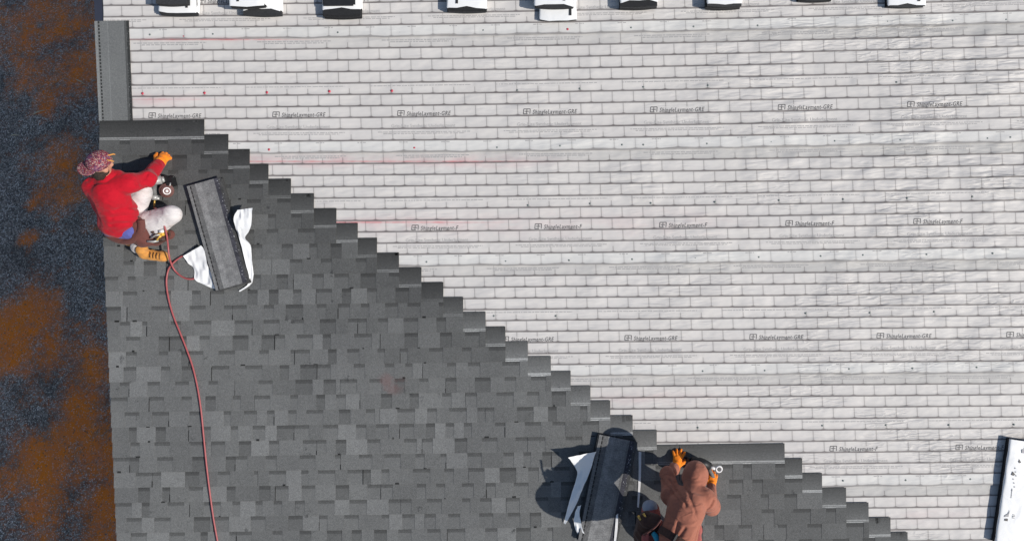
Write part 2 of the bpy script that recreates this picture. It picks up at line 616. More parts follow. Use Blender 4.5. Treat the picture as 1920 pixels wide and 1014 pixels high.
class Strip:
    def __init__(self, k):
        self.k = k
        lg = LOGOS[k]
        xs = np.array([x - SLANT * (self.yat(x, 6.7) - 507) for x in lg])
        us = np.array([6.0 * i + 0.26 for i in range(len(lg))])
        if len(lg) > 2:
            self.up = np.polyfit(xs, us, 2)
        else:
            d = xs[1] - xs[0]
            self.up = np.array([0, 6.0 / d, us[0] - xs[0] * 6.0 / d])
        self.tx = np.arange(100, 2700, 5.0)
        self.tu = np.polyval(self.up, self.tx)
        self.tu = np.maximum.accumulate(self.tu)

    def yat(self, x, v):
        x = np.minimum(x, 2050) if not np.isscalar(x) else min(x, 2050)
        a, b = np.polyval(PF[self.k], x), np.polyval(PF[self.k + 1], x)
        return a + (b - a) * v / 10.0

    def at(self, x0, v, lift=0.0):
        """roof point of strip coordinate; x0 = column at the photograph's mid height"""
        y = self.yat(x0, v)
        x = x0 + SLANT * (y - 507)
        X, Y = (x - 960) / S, (507 - y) / S
        # gentle waves of a loosely stapled sheet
        wv = 0.0022 * (math.sin(X * 2.3 + self.k * 1.7) * math.sin(Y * 5.1 + X * .8) + 1.0) * (1 if 0 <= v < 9.9 else 0.2)
        return (X, Y, self.z(v) + wv + lift)

    def z(self, v):
        return 0.0025 + 0.0065 * max(0.0, (v + 0.6)) / 10.6

    def uv_at(self, u, v, lift=0.0012):
        return self.at(float(np.interp(u, self.tu, self.tx)), v, lift)


def font_mesh(txt, bold=0.0, shear=0.0, spacing=1.0):
    cu = bpy.data.curves.new('print', 'FONT')
    cu.body = txt
    cu.size = 1.0
    cu.offset = bold
    cu.shear = shear
    cu.space_character = spacing
    cu.resolution_u = 2
    o = bpy.data.objects.new('print', cu)
    COL.objects.link(o)
    dg = bpy.context.evaluated_depsgraph_get()
    me = bpy.data.meshes.new_from_object(o.evaluated_get(dg))
    v = np.array([tuple(p.co) for p in me.vertices])
    f = [tuple(p.vertices) for p in me.polygons]
    bpy.data.objects.remove(o, do_unlink=True)
    bpy.data.curves.remove(cu)
    bpy.data.meshes.remove(me)
    v[:, 0] -= v[:, 0].min()
    return v, f


T_GRE = font_mesh('ShingleLayment-GRE', 0.014, 0.3, 1.12)
T_F = font_mesh('ShingleLayment-F', 0.014, 0.3, 1.12)
T_GRIP = font_mesh('Grip-Rite Synthetic Underlayment', 0.0, 0.0)

NAILS = {0: [(345, 70, 1), (282, 66, 0), (400, 65, 0), (634, 62, 0), (750, 62, 0), (906, 58, 0), (1064, 56, 1), (1183, 53, 0), (1300, 51, 0), (1420, 49, 0), (1663, 42, 0), (1785, 40, 0), (1885, 38, 0)],
         1: [(268, 176, 1), (384, 175, 1), (501, 174, 1), (618, 172, 1), (735, 171, 1), (970, 170, 0), (1087, 167, 0), (1206, 164, 0), (1327, 161, 0), (1680, 155, 0),
             (505, 281, 1), (583, 282, 1), (700, 279, 1), (777, 278, 1), (932, 277, 0), (1050, 274, 0), (1166, 272, 0), (1206, 272, 0), (1325, 270, 0), (1445, 267, 0), (1564, 265, 0), (1687, 263, 0), (1850, 260, 0), (1893, 258, 0)],
         2: [(990, 385, 0), (1106, 382, 0), (1220, 381, 0), (1340, 379, 0), (1460, 376, 0), (1580, 374, 0), (1700, 372, 0), (1822, 369, 0),
             (800, 491, 0), (948, 490, 0), (1067, 488, 0), (1185, 486, 0), (1303, 484, 0), (1422, 482, 0), (1538, 480, 0), (1617, 478, 0), (1736, 477, 0), (1860, 475, 0)],
         3: [(926, 592, 0), (1042, 592, 0), (1510, 587, 0), (1630, 586, 0), (1750, 584, 0), (1199, 697, 0), (1317, 695, 0), (1433, 694, 0), (1551, 693, 0), (1591, 691, 0), (1710, 690, 0), (1830, 688, 0)],
         4: [(1308, 801, 0), (1541, 797, 0), (1660, 796, 0), (1778, 796, 0), (1900, 795, 0), (1580, 900, 0), (1697, 899, 0), (1818, 897, 0)]}


def dashes(st, mb, u0, u1, v, h):
    u = u0
    while u < u1:
        w = random.uniform(0.06, 0.26)
        w = min(w, u1 - u)
        a = st.uv_at(u, v)
        b = st.uv_at(u + w, v)
        c = st.uv_at(u + w, v - h)
        d = st.uv_at(u, v - h)
        n = len(mb.v)
        mb.v += [a, b, c, d]
        mb.f.append((n, n + 1, n + 2, n + 3))
        u += w + random.uniform(0.03, 0.06)


def put_text(st, mb, tm, u0, v0, width_u, height_v):
    v, f = tm
    wx = v[:, 0].max()
    n = len(mb.v)
    for p in v:
        mb.v.append(st.uv_at(u0 + p[0] / wx * width_u, v0 - p[1] / 0.72 * height_v))
    for q in f:
        mb.f.append(tuple(n + i for i in q))


def logo_box(st, mb, u0, v0):
    def bar(ua, va, ub, vb, w=0.035, sh=0.0):
        n = len(mb.v)
        hh = 0.07
        if abs(va - vb) < 1e-6:
            pts = [(ua, va + hh / 2), (ub, va + hh / 2), (ub, va - hh / 2), (ua, va - hh / 2)]
        else:
            pts = [(ua - w / 2, va), (ua + w / 2, va), (ub + w / 2, vb), (ub - w / 2, vb)]
        for (a, b) in pts:
            mb.v.append(st.uv_at(u0 + a + (v0 - b) * 0.07, b))
        mb.f.append((n, n + 1, n + 2, n + 3))
    t, b = v0 - 0.42, v0
    bar(0, t, .31, t)
    bar(0, b, .20, b)
    bar(0, b, 0, t)
    bar(.31, b, .31, t)
    bar(.155, v0 - .05, .155, v0 - .38)
    bar(.05, v0 - .215, .26, v0 - .215)


for k in (-1, 0, 1, 2, 3, 4, 5, 6, 7, 8):
    st = Strip(k)
    xs = np.concatenate([np.arange(185, 2050, 15.0), np.arange(2050, 2600, 60.0)])
    vs = np.concatenate([[-0.6], np.arange(0, 9.6, 0.5), [9.85, 10.0]])
    verts, uvs = [], []
    for v in vs:
        for x in xs:
            p = list(st.at(x, v))
            xl = rake_x(p[1]) + 0.085           # stops just inside the metal drip edge
            xx = x
            if x <= 245:
                p[0] = max(p[0], xl)
                if x == 185:
                    p[0] = xl
            # a lap edge that lifts
            if v >= 9.85:
                p[2] += 0.002 + 0.003 * max(0, math.sin(p[0] * 3.7 + k))
                p[1] += 0.004 * math.sin(p[0] * 7.3 + 2 * k) + 0.003 * math.sin(p[0] * 17)
            x0 = (p[0] * S + 960) - SLANT * (507 - p[1] * S - 507)
            verts.append(p)
            uvs.append((float(np.interp(x0, st.tx, st.tu)), v))
    nx = len(xs)
    faces = [(j * nx + i, (j + 1) * nx + i, (j + 1) * nx + i + 1, j * nx + i + 1) for j in range(len(vs) - 1) for i in range(nx - 1)]
    so = mesh_obj('underlayment_strip', verts, faces, M_UL, house, True, uvs=uvs)
    if k > 4 or k < -1:
        continue
    ink, pale = MB(), MB()
    st.z_off = 0
    _uv = st.uv_at
    st.uv_at = lambda u, v, lift=0.0012, _f=_uv: _f(u, v, 0.0009)
    umin = float(np.interp(215, st.tx, st.tu))
    umax = float(np.interp(2110, st.tx, st.tu))
    nmin = int(math.floor(umin / 6.0)) - 1
    for n6 in range(nmin, int(umax / 6) + 2):
        b = n6 * 6.0
        rows = [(0, -.35, 3.2, .30, .09), (0, .05, 2.85, .46, .09), (8, -.7, 3.7, .26, .07), (8, -.45, 3.45, .40, .07), (4, -1.0, 3.8, .24, .07)]
        for (r, a, c, vv, h) in rows:
            a, c = max(a + b, umin), min(c + b, umax)
            if c > a:
                dashes(st, pale, a, c, r + vv, h)
        for q in (0.5, 2.5, 4.5):
            if umin < b + q - .2 and b + q + .2 < umax:
                dashes(st, pale, b + q - .2, b + q + .2, 9.14, .07)
        if umin < b + .2 and b + 3.2 < umax:
            logo_box(st, ink, b + .26, 6.80)
            put_text(st, ink, T_GRE if k in (1, 3, -1) else T_F, b + .70, 6.82, 2.12 if k in (1, 3, -1) else 1.86, 0.38)
            put_text(st, pale, T_GRIP, b - .05, 7.83, 3.05, 0.30)
    ink.build('lettering', m_ink, so)
    pale.build('lettering', m_ink2, so)
    for (px, py, red) in NAILS.get(k, []):
        c = P(px, py)
        mb = MB()
        z0 = st.z(5) - 0.002
        r = 0.014 if red else 0.011
        ring = [(c.x + r * math.cos(t), c.y + r * math.sin(t)) for t in np.linspace(0, 2 * math.pi, 11)[:-1]]
        zz = 0.0062 if py % 1 == 0 else 0.0062
        n0 = 0
        mb.v = [(x, y, z0) for x, y in ring] + [(c.x + (x - c.x) * .8, c.y + (y - c.y) * .8, z0 + .0085) for x, y in ring] + [(c.x, c.y, z0 + .0098)]
        mb.f = [(i, (i + 1) % 10, 10 + (i + 1) % 10, 10 + i) for i in range(10)] + [(10 + i, 10 + (i + 1) % 10, 20) for i in range(10)]
        mb.build('cap_nail', m_capr if red else m_capg, so, True)


# ---- shingles
def mat_shingle():
    n = NT('grey mineral shingle')
    co = n.coord()
    a = n.attr('Col')
    X, Y, _ = n.sep(co)
    g = n.noise(co, 190, 3, 0.8)
    col = n.mix(n.lin(0.3, 0.7, g), n.mix(1.0, a, (0.50, 0.50, 0.50), 'MULTIPLY'), n.mix(1.0, a, (1.52, 1.52, 1.53), 'MULTIPLY'))
    g2 = n.noise(co, 55, 4, 0.75)
    col = n.mix(1.0, col, n.ramp(g2, [(0.30, (0.85, 0.85, 0.85)), (0.70, (1.14, 1.14, 1.14))]), 'MULTIPLY')
    big = n.noise(co, 0.8, 4)
    col = n.mix(1.0, col, n.ramp(big, [(0.3, (0.86, 0.86, 0.87)), (0.7, (1.1, 1.1, 1.09))]), 'MULTIPLY')
    # scuffs and loose black granules
    sc = n.math('MULTIPLY', n.sstep(0.60, 0.70, n.noise(co, 5.5, 6, 0.7)), n.sstep(0.48, 0.60, n.noise(co, 26, 4)))
    col = n.mix(n.math('MULTIPLY', sc, 0.7), col, (0.028, 0.029, 0.031))
    wh = n.sstep(0.74, 0.80, n.noise(co, 60, 2))
    col = n.mix(n.math('MULTIPLY', wh, 0.25), col, (0.30, 0.30, 0.30))
    dd = n.math('ADD', n.math('POWER', n.math('MULTIPLY', n.math('SUBTRACT', X, (733 - 960) / S), 7.0), 2.0), n.math('POWER', n.math('MULTIPLY', n.math('SUBTRACT', Y, (507 - 718) / S), 9.0), 2.0))
    col = n.mix(n.math('MULTIPLY', n.math('MULTIPLY', n.sstep(0.0, 1.6, dd, 1, 0), n.sstep(0.4, 0.65, n.noise(co, 9, 4))), 0.26), col, (0.22, 0.075, 0.07))
    nb = n.bump(g, 0.35, 0.003)
    return n.out(col, 0.88, nb, 0.22)


M_SH = mat_shingle()
TILT = 0.0135
ENDS = [385, 430, 470, 505, 547, 590, 632, 672, 708, 749, 791, 832, 869, 911, 948, 990, 1033, 1070, 1107, 1144, 1186, 1231,
        1470, 1503, 1540, 1585, 1627, 1668, 1700, 1742, 1784, 1825, 1866, 1908, 1950, 1990, 2030, 2072] + [2072 + 41 * i for i in range(1, 12)]
EXPO, FULL, HEADLAP = 28.15, 66.0, 37.8


def sz(v):
    return 0.016 + v / FULL * 0.0090        # shingle underside, v px below its top edge


def shp(x, v):
    y = v - TILT * (x - 385)
    return ((x - 960) / S, (507 - y) / S)


smb = MB()


def slab(x0, x1, v0, v1, vt, zoff, th, c0, c1=None):
    """shingle piece, v measured down from the course line vt"""
    c1 = c1 if c1 is not None else c0
    p = [shp(x0, vt + v1), shp(x1, vt + v1), shp(x1, vt + v0), shp(x0, vt + v0)]
    zb = [sz(v1), sz(v1), sz(v0), sz(v0)]
    bot = [(q[0], q[1], z + zoff) for q, z in zip(p, zb)]
    top = [(q[0], q[1], z + zoff + th) for q, z in zip(p, zb)]
    k0, k1 = (c0, c0, c0, 1), (c1, c1, c1 * 1.01, 1)
    k0 = (c0 * .985, c0, c0 * .975, 1)
    k1 = (c1 * .985, c1, c1 * .975, 1)
    smb.hexa(bot + top, [k1, k1, k0, k0, k1, k1, k0, k0])


SHADE = 0.146
for k, xe in enumerate(ENDS):
    vt = 225.0 + EXPO * k
    ymid = vt + 52
    x_left = rake_px(ymid)
    x = float(xe)
    while x > x_left:
        xa = max(x - 197.0, x_left - 0.8)
        if x - xa < 25 and xa > x_left:
            xa = x_left - 0.8
        jx = random.uniform(-.4, .4)
        # dirt carried near the freshly laid stepped edge
        def tone(xx):
            edge = (ENDS[k] - xx)
            f = 1.0
            if k < 22:
                f -= 0.36 * math.exp(-max(0, edge) / (150 if k < 16 else 90)) * (1 if k < 15 else 0.35)
                f -= 0.20 * math.exp(-max(0, k - 1) / 5.0) * (1 if k < 12 else 0)
            else:
                f -= 0.27 * math.exp(-max(0, edge) / 260)
            return f
        sh = SHADE * random.uniform(0.93, 1.07)
        hl = SHADE * (random.uniform(0.62, 0.95) if k < 13 else random.uniform(0.9, 1.3))
        # head lap in three bands: dark top, plain field, pale sealant strip
        slab(xa + .35, x - .35, 0.0, 12.0, vt, 0.0, 0.0032, hl * 0.62 * tone(x), hl * 0.9 * tone(x))
        slab(xa + .35, x - .35, 12.0, 31.5, vt, 0.0, 0.0032, hl * 0.85 * tone(x), hl * 1.25 * tone(x))
        pale = random.uniform(1.5, 2.7) * (0.72 if k < 14 else 1.0)
        slab(xa + .35, x - .35, 31.5, 34.2, vt, 0.0, 0.0033, hl * pale, hl * pale)
        slab(xa + .35, x - .35, 34.2, 35.2, vt, 0.0, 0.0031, hl * .8, hl * .8)
        slab(xa + .35, x - .35, 35.2, 37.2, vt, 0.0, 0.0033, hl * pale * 1.2, hl * pale * 1.2)
        if x == float(xe) and random.random() < (.8 if k < 15 else .3):
            for _ in range(random.randint(1, 3)):
                bx = x - random.uniform(6, 36)
                bw, bh = random.uniform(3, 12), random.uniform(3, 14)
                slab(bx, min(bx + bw, x - 1), 0.6, bh, vt, 0.0030, 0.0006, hl * .35, hl * .5)
        # exposure: base layer piecewise with printed dark bands, raised teeth between
        xx = xa + .35
        tooth = random.random() < 0.5
        while xx < x - .36:
            w = random.uniform(17, 46) if tooth else random.uniform(13, 33)
            xb = min(xx + w, x - .35)
            if x - .35 - xb < 6:
                xb = x - .35
            tn = tone((xx + xb) / 2)
            if tooth:
                c = SHADE * random.choice([0.90, 0.97, 1.0, 1.04, 1.12, 1.25]) * random.uniform(.96, 1.04) * tn
                slab(xx, xb, 37.2, FULL, vt, 0.0, 0.0032, c)
                slab(xx, xb, 36.4, FULL + random.uniform(-.3, .3), vt, 0.0034, 0.0020, c)
            else:
                deep = random.random()
                c = SHADE * (random.uniform(0.74, 0.84) if deep < 0.22 else random.uniform(0.96, 1.05)) * tn
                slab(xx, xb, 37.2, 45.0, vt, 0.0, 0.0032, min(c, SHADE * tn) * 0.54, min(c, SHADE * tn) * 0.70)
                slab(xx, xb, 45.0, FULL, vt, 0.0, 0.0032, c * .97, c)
            xx = xb
            tooth = not tooth
        if xa > x_left and random.random() < .55:
            ya = random.uniform(39, 58)
            slab(xa - random.uniform(.3, .9), xa + random.uniform(.3, .9), ya, FULL - .3, vt, 0.0045, 0.0011, .014)
        if random.random() < .45:
            tx = random.uniform(xa + 5, x - 12)
            tw, tv = random.uniform(2, 9), random.uniform(1.0, 3.2)
            slab(tx, tx + tw, FULL - tv, FULL + .6, vt, 0.0046, 0.0014, random.uniform(.012, .035))
        x = xa
        if xa <= x_left:
            break
smb.build('shingles', M_SH, house)

# upright starter strip nailed along the rake
stp = MB()


def stq(pts, z0, z1, c):
    q = [((x - 960) / S, (507 - y) / S) for x, y in pts]
    stp.quadbox(q, z0, z1, (c * .97, c, c * .98, 1))


def lerp2(a, b, t):
    return (a[0] + (b[0] - a[0]) * t, a[1] + (b[1] - a[1]) * t)


TL, TRc, BRc, BL = (178.5, 41), (243, 40), (250.5, 232), (187.5, 232)
BLr = BL
bands = [(0, .075, .22), (.075, .36, .165), (.36, .39, .19), (.39, .86, .155), (.86, .925, .085), (.925, 1.0, .038)]
for a, b, c in bands:
    stq([lerp2(BL, BRc, a), lerp2(BL, BRc, b), lerp2(TL, TRc, b), lerp2(TL, TRc, a)], 0.0112, 0.0152, c)
for i in range(30):                          # dashed sealant bead, dark
    t0 = i / 30 + .004
    t1 = t0 + .021
    q = []
    for (a, t) in ((.10, t1), (.145, t1), (.145, t0), (.10, t0)):
        q.append(lerp2(lerp2(TL, TRc, a), lerp2(BL, BRc, a), t))
    stq(q, 0.0152, 0.0160, .028)
for i in range(70):                          # flecks of release sand on the dark bead
    t = random.random()
    a = random.uniform(.90, .985)
    p = lerp2(lerp2(TL, TRc, a), lerp2(BL, BRc, a), t)
    w = random.uniform(.3, .7)
    stq([(p[0], p[1] + w), (p[0] + w, p[1] + w), (p[0] + w, p[1]), (p[0], p[1])], 0.0152, 0.0157, random.uniform(.25, .6))
stp.build('starter_strip', M_SH, house)

#PART2
# ---------------------------------------------------------------- implicit surfaces for people, gloves and clothes
def vnoise(p, s, seed=0):
    """cheap smooth value noise on points (N,3), about -1..1"""
    q = p * s + seed * 17.13
    i = np.floor(q).astype(np.int64)
    f = q - i
    f = f * f * (3 - 2 * f)

    def h(x, y, z):
        n = (x * 374761393 + y * 668265263 + z * 2147483647 + seed * 974711) & 0xffffffff
        n = ((n ^ (n >> 13)) * 1274126177) & 0xffffffff
        return ((n ^ (n >> 16)) & 0xffff) / 32767.5 - 1.0
    r = 0
    for dx in (0, 1):
        for dy in (0, 1):
            for dz in (0, 1):
                w = (f[:, 0] if dx else 1 - f[:, 0]) * (f[:, 1] if dy else 1 - f[:, 1]) * (f[:, 2] if dz else 1 - f[:, 2])
                r = r + w * h(i[:, 0] + dx, i[:, 1] + dy, i[:, 2] + dz)
    return r


def cone(a, b, r1, r2):
    a, b = np.array(a, float), np.array(b, float)
    d = b - a
    l2 = max(1e-9, d @ d)

    def f(p):
        q = p - a
        t = np.clip(q @ d / l2, 0, 1)
        return np.linalg.norm(q - t[:, None] * d, axis=1) - (r1 + t * (r2 - r1))
    f.box = (np.minimum(a - r1, b - r2), np.maximum(a + r1, b + r2))
    return f


def ell(c, ax, r):
    """ellipsoid; ax = 3 unit vectors"""
    c = np.array(c, float)
    A = np.array([list(v) for v in ax], float)
    r = np.array(r, float)

    def f(p):
        q = (p - c) @ A.T
        k = np.linalg.norm(q / r, axis=1)
        k2 = np.linalg.norm(q / (r * r), axis=1) + 1e-9
        return k * (k - 1) / k2
    m = max(r)
    f.box = (c - m, c + m)
    return f


def smin(a, b, k):
    h = np.clip(0.5 + 0.5 * (b - a) / k, 0, 1)
    return b * (1 - h) + a * h - k * h * (1 - h)


def union(prims, k):
    def f(p):
        d = prims[0](p)
        for g in prims[1:]:
            d = smin(d, g(p), k)
        return d
    f.box = (np.min([g.box[0] for g in prims], 0), np.max([g.box[1] for g in prims], 0))
    return f


def nets(f, h, pad=0.03, zmin=None):
    lo, hi = f.box[0] - pad, f.box[1] + pad
    if zmin is not None:
        lo[2] = max(lo[2], zmin)
    n = np.maximum(3, np.ceil((hi - lo) / h).astype(int))
    gx, gy, gz = (lo[i] + h * np.arange(n[i]) for i in range(3))
    G = np.stack(np.meshgrid(gx, gy, gz, indexing='ij'), -1).reshape(-1, 3)
    V = np.empty(len(G))
    for i in range(0, len(G), 200000):
        V[i:i + 200000] = f(G[i:i + 200000])
    V = V.reshape(n)
    if zmin is not None:
        V[:, :, 0] = np.abs(V[:, :, 0]) + h * 0.01
    ins = V < 0
    acc = np.zeros(tuple(n - 1) + (3,))
    cnt = np.zeros(tuple(n - 1))
    base = np.stack(np.meshgrid(*[np.arange(k - 1) for k in n], indexing='ij'), -1)
    cn = [(a, b, c) for a in (0, 1) for b in (0, 1) for c in (0, 1)]

    def sl(c):
        return tuple(slice(c[i], n[i] - 1 + c[i]) for i in range(3))
    for a in cn:
        for ax in range(3):
            if a[ax] == 0:
                b = list(a)
                b[ax] = 1
                va, vb = V[sl(a)], V[sl(b)]
                cr = (va < 0) != (vb < 0)
                t = np.where(cr, va / np.where(cr, va - vb, 1), 0)
                pos = np.array(a, float) + t[..., None] * (np.array(b, float) - np.array(a, float))
                acc += np.where(cr[..., None], pos, 0)
                cnt += cr
    act = cnt > 0
    idx = -np.ones(act.shape, int)
    idx[act] = np.arange(act.sum())
    verts = lo + h * (base[act] + acc[act] / cnt[act][:, None])
    faces = []
    for ax in range(3):
        o1, o2 = (ax + 1) % 3, (ax + 2) % 3
        s0 = [slice(None)] * 3
        s1 = [slice(None)] * 3
        s0[ax], s1[ax] = slice(0, -1), slice(1, None)
        for q in (o1, o2):
            s0[q] = s1[q] = slice(1, -1)
        A, B = ins[tuple(s0)], ins[tuple(s1)]
        w = np.argwhere(A != B)
        if not len(w):
            continue
        fl = A[tuple(w.T)]
        c0 = w.copy()
        c0[:, o1] += 1
        c0[:, o2] += 1
        e1, e2 = np.zeros(3, int), np.zeros(3, int)
        e1[o1], e2[o2] = 1, 1
        q = np.stack([idx[tuple((c0 - e1 - e2).T)], idx[tuple((c0 - e2).T)], idx[tuple(c0.T)], idx[tuple((c0 - e1).T)]], 1)
        q[~fl] = q[~fl][:, ::-1]
        faces.append(q)
    faces = np.concatenate(faces)
    faces = faces[(faces >= 0).all(1)]
    return verts, faces


def sdf_obj(name, f, h, mat, parent=None, loc=None, zmin=None, cols=None):
    v, q = nets(f, h, zmin=zmin)
    c = None
    if cols is not None:
        c = np.concatenate([cols(v), np.ones((len(v), 1))], 1)
    return mesh_obj(name, v.tolist(), q.tolist(), mat, parent, True, cols=c, loc=loc)


def folds(f, amp, sc, seed, stretch=(1, 1, 1), rot=0.0):
    cs, sn = math.cos(rot), math.sin(rot)
    Rm = np.array([[cs, -sn, 0], [sn, cs, 0], [0, 0, 1]])
    st = np.array(stretch)

    def g(p):
        q = (p @ Rm.T) * st
        w = vnoise(q, sc * 0.6, seed + 3)
        r = 1 - np.abs(vnoise(q + 0.06 * w[:, None], sc, seed)) * 2
        return f(p) - amp * (0.6 * r + 0.4 * vnoise(q, sc * 2.3, seed + 5))
    g.box = f.box
    return g


def grooves(f, lines, z, depth, w):
    """creases pressed into the upper side of a garment, along polylines seen from above"""
    segs = []
    for ln in lines:
        pts = [np.array(P(a, b, z))[:2] for a, b in ln]
        segs += list(zip(pts[:-1], pts[1:]))

    def g(p):
        d = f(p)
        near = np.abs(d) < .05
        q = p[near][:, :2]
        m = np.full(len(q), 9.0)
        for a, b in segs:
            e = b - a
            t = np.clip((q - a) @ e / (e @ e + 1e-9), 0, 1)
            m = np.minimum(m, np.linalg.norm(q - a - t[:, None] * e, axis=1))
        d[near] += depth * np.exp(-(m / w) ** 2)
        return d
    g.box = f.box
    return g


def nrm(v):
    return Vector(v).normalized()


def hand_sdf(c, fwd, back, side, spread, curls, sc=1.0, fat=1.0):
    """glove: c wrist, fwd finger direction, back = direction of the back of the hand, side = +1 thumb to fwd x back"""
    fwd, back = nrm(fwd), nrm(back)
    lat = fwd.cross(back).normalized() * side      # towards the thumb
    back = lat.cross(fwd).normalized() * side
    pr = [cone(c - fwd * .03 * sc, c + fwd * .015 * sc, .034 * sc * fat, .031 * sc * fat)]
    pr.append(ell(c + fwd * .052 * sc, (lat, fwd, back), (.043 * sc, .052 * sc, .019 * sc * fat)))
    for i, (off, ln) in enumerate(((.031, .072), (.010, .080), (-.011, .074), (-.031, .058))):
        root = c + fwd * (.082 - .006 * abs(i - 1)) * sc + lat * off * sc
        ang = (1.2 - i) * spread
        d = (fwd * math.cos(ang) + lat * math.sin(ang)).normalized()
        cu = curls[i]
        p0 = root
        for j, (fr, rr) in enumerate(((.45, .0105), (.32, .0098), (.23, .0088))):
            a = cu * (j + 1) * 0.6
            dd = (d * math.cos(a) - back * math.sin(a)).normalized()
            p1 = p0 + dd * ln * fr * sc
            pr.append(cone(p0, p1, rr * sc * fat, (rr - .0008) * sc * fat))
            p0 = p1
    t0 = c + fwd * .025 * sc + lat * .032 * sc
    t1 = t0 + (fwd * .55 + lat * .75 - back * .25).normalized() * .040 * sc
    t2 = t1 + (fwd * .9 + lat * .3 - back * .35).normalized() * .034 * sc
    pr += [cone(t0 - fwd * .012 * sc, t1, .015 * sc * fat, .012 * sc * fat), cone(t1, t2, .012 * sc * fat, .010 * sc * fat)]
    return union(pr, .007)


def head_prims(c, fwd, up):
    fwd = nrm(fwd)
    up = nrm(Vector(up) - fwd * Vector(up).dot(fwd))
    lat = fwd.cross(up)
    ax = (lat, fwd, up)
    pr = [ell(c + up * .025, ax, (.076, .096, .092)), ell(c + fwd * .018 - up * .045, ax, (.058, .070, .070)),
          cone(c + fwd * .05 - up * .095, c + fwd * .072 - up * .098, .024, .018),
          cone(c + fwd * .088 + up * .010, c + fwd * .106 - up * .026, .010, .014)]
    for s in (-1, 1):
        pr.append(ell(c + lat * .078 * s - up * .012 - fwd * .005, ax, (.012, .021, .032)))
        pr.append(cone(c + fwd * .084 + lat * .030 * s + up * .018, c + fwd * .080 + lat * .046 * s + up * .016, .010, .009))   # brow
        pr.append(ell(c + fwd * .074 + lat * .040 * s - up * .030, ax, (.020, .016, .018)))
    pr.append(cone(c + fwd * .086 - lat * .020 - up * .060, c + fwd * .086 + lat * .020 - up * .060, .008, .008))              # lips
    return pr, (lat, fwd, up)


def eyes(parent, c, axs):
    lat, fwd, up = axs
    for s in (-1, 1):
        e = ell(c + fwd * .083 + lat * .034 * s + up * .004, axs, (.013, .010, .009))
        sdf_obj('eye', e, .003, M_EYE, parent)


def mat_skin():
    n = NT('tanned skin')
    co = n.coord()
    col = n.mix(n.noise(co, 25, 4), (0.42, 0.20, 0.13), (0.56, 0.30, 0.21))
    return n.out(col, 0.55, n.bump(n.noise(co, 200, 2), 0.1, .002), 0.4)


M_SKIN = mat_skin()
M_EYE = simple('eye', (0.25, 0.2, 0.17), 0.2)
M_HAIR = simple('dark brown hair', (0.030, 0.018, 0.012), 0.6, 0.5, 80, 0.8)
M_RED = fabric('red hoodie fleece', (0.42, 0.006, 0.018), 0.4)
M_BROWN = fabric('rust brown hoodie', (0.335, 0.128, 0.084), 0.5)
M_BRPANT = fabric('rust red work trousers', (0.36, 0.10, 0.085), 0.35)
M_WHITE = fabric('white painter trousers', (0.62, 0.585, 0.575), 0.45, dirt=(0.50, 0.44, 0.41))
M_BLUE = fabric('blue shirt', (0.10, 0.11, 0.34), 0.5)
M_GLOVE = fabric('orange work glove', (0.92, 0.24, 0.012), 0.2, 25, 0.3)
M_BOOT = fabric('tan leather boot', (0.62, 0.27, 0.055), 0.3, 14, 0.3, dirt=(0.40, 0.2, 0.07))
M_SOLE = simple('pale rubber sole', (0.28, 0.19, 0.10), 0.8)
M_LEATHER = fabric('maroon leather', (0.12, 0.040, 0.032), 0.4, 12, 0.35)
M_DLEATHER = fabric('dark brown leather', (0.060, 0.026, 0.018), 0.4, 14, 0.4)
M_KNEE = fabric('grey blue knee patch', (0.34, 0.36, 0.42), 0.3)
M_STEEL = simple('worn grey magnesium', (0.42, 0.42, 0.40), 0.45, 0.25, 40, 0.1, 0.5, 0.4)
M_DSTEEL = simple('dark tool grip', (0.13, 0.13, 0.125), 0.6, 0.3, 60, 0.2)
M_BLACK = simple('black plastic', (0.012, 0.012, 0.013), 0.5, 0.3, 30)
M_BRASS = simple('brass fitting', (0.55, 0.36, 0.10), 0.35, 0.1, 20, 0, 0.5, 0.8)
M_COPPER = simple('coil of nails', (0.20, 0.10, 0.09), 0.5, 0.5, 160, 0.4, 0.5, 0.3)
M_TEAL = simple('teal plastic', (0.02, 0.30, 0.42), 0.5)
M_YELLOW = simple('yellow tool plastic', (0.62, 0.36, 0.05), 0.5, 0.4, 40)
M_LIGHT = simple('white plastic', (0.75, 0.74, 0.73), 0.5)


def mat_cap():
    n = NT('patterned welding cap')
    co = n.coord()
    v = n.voronoi(co, 130, 'Color')
    s = n.sep(v)
    c = n.ramp(s[0], [(0.0, (0.07, 0.02, 0.03)), (0.30, (0.22, 0.03, 0.045)), (0.5, (0.08, 0.05, 0.10)), (0.66, (0.30, 0.09, 0.09)), (0.88, (0.40, 0.29, 0.25)), (1.0, (0.09, 0.04, 0.06))])
    c = n.mix(n.sstep(0.52, 0.6, n.noise(co, 9, 2)), c, n.mix(0.3, c, (0.08, 0.05, 0.18)))
    return n.out(c, 0.85, None, 0.15)


M_CAP = mat_cap()

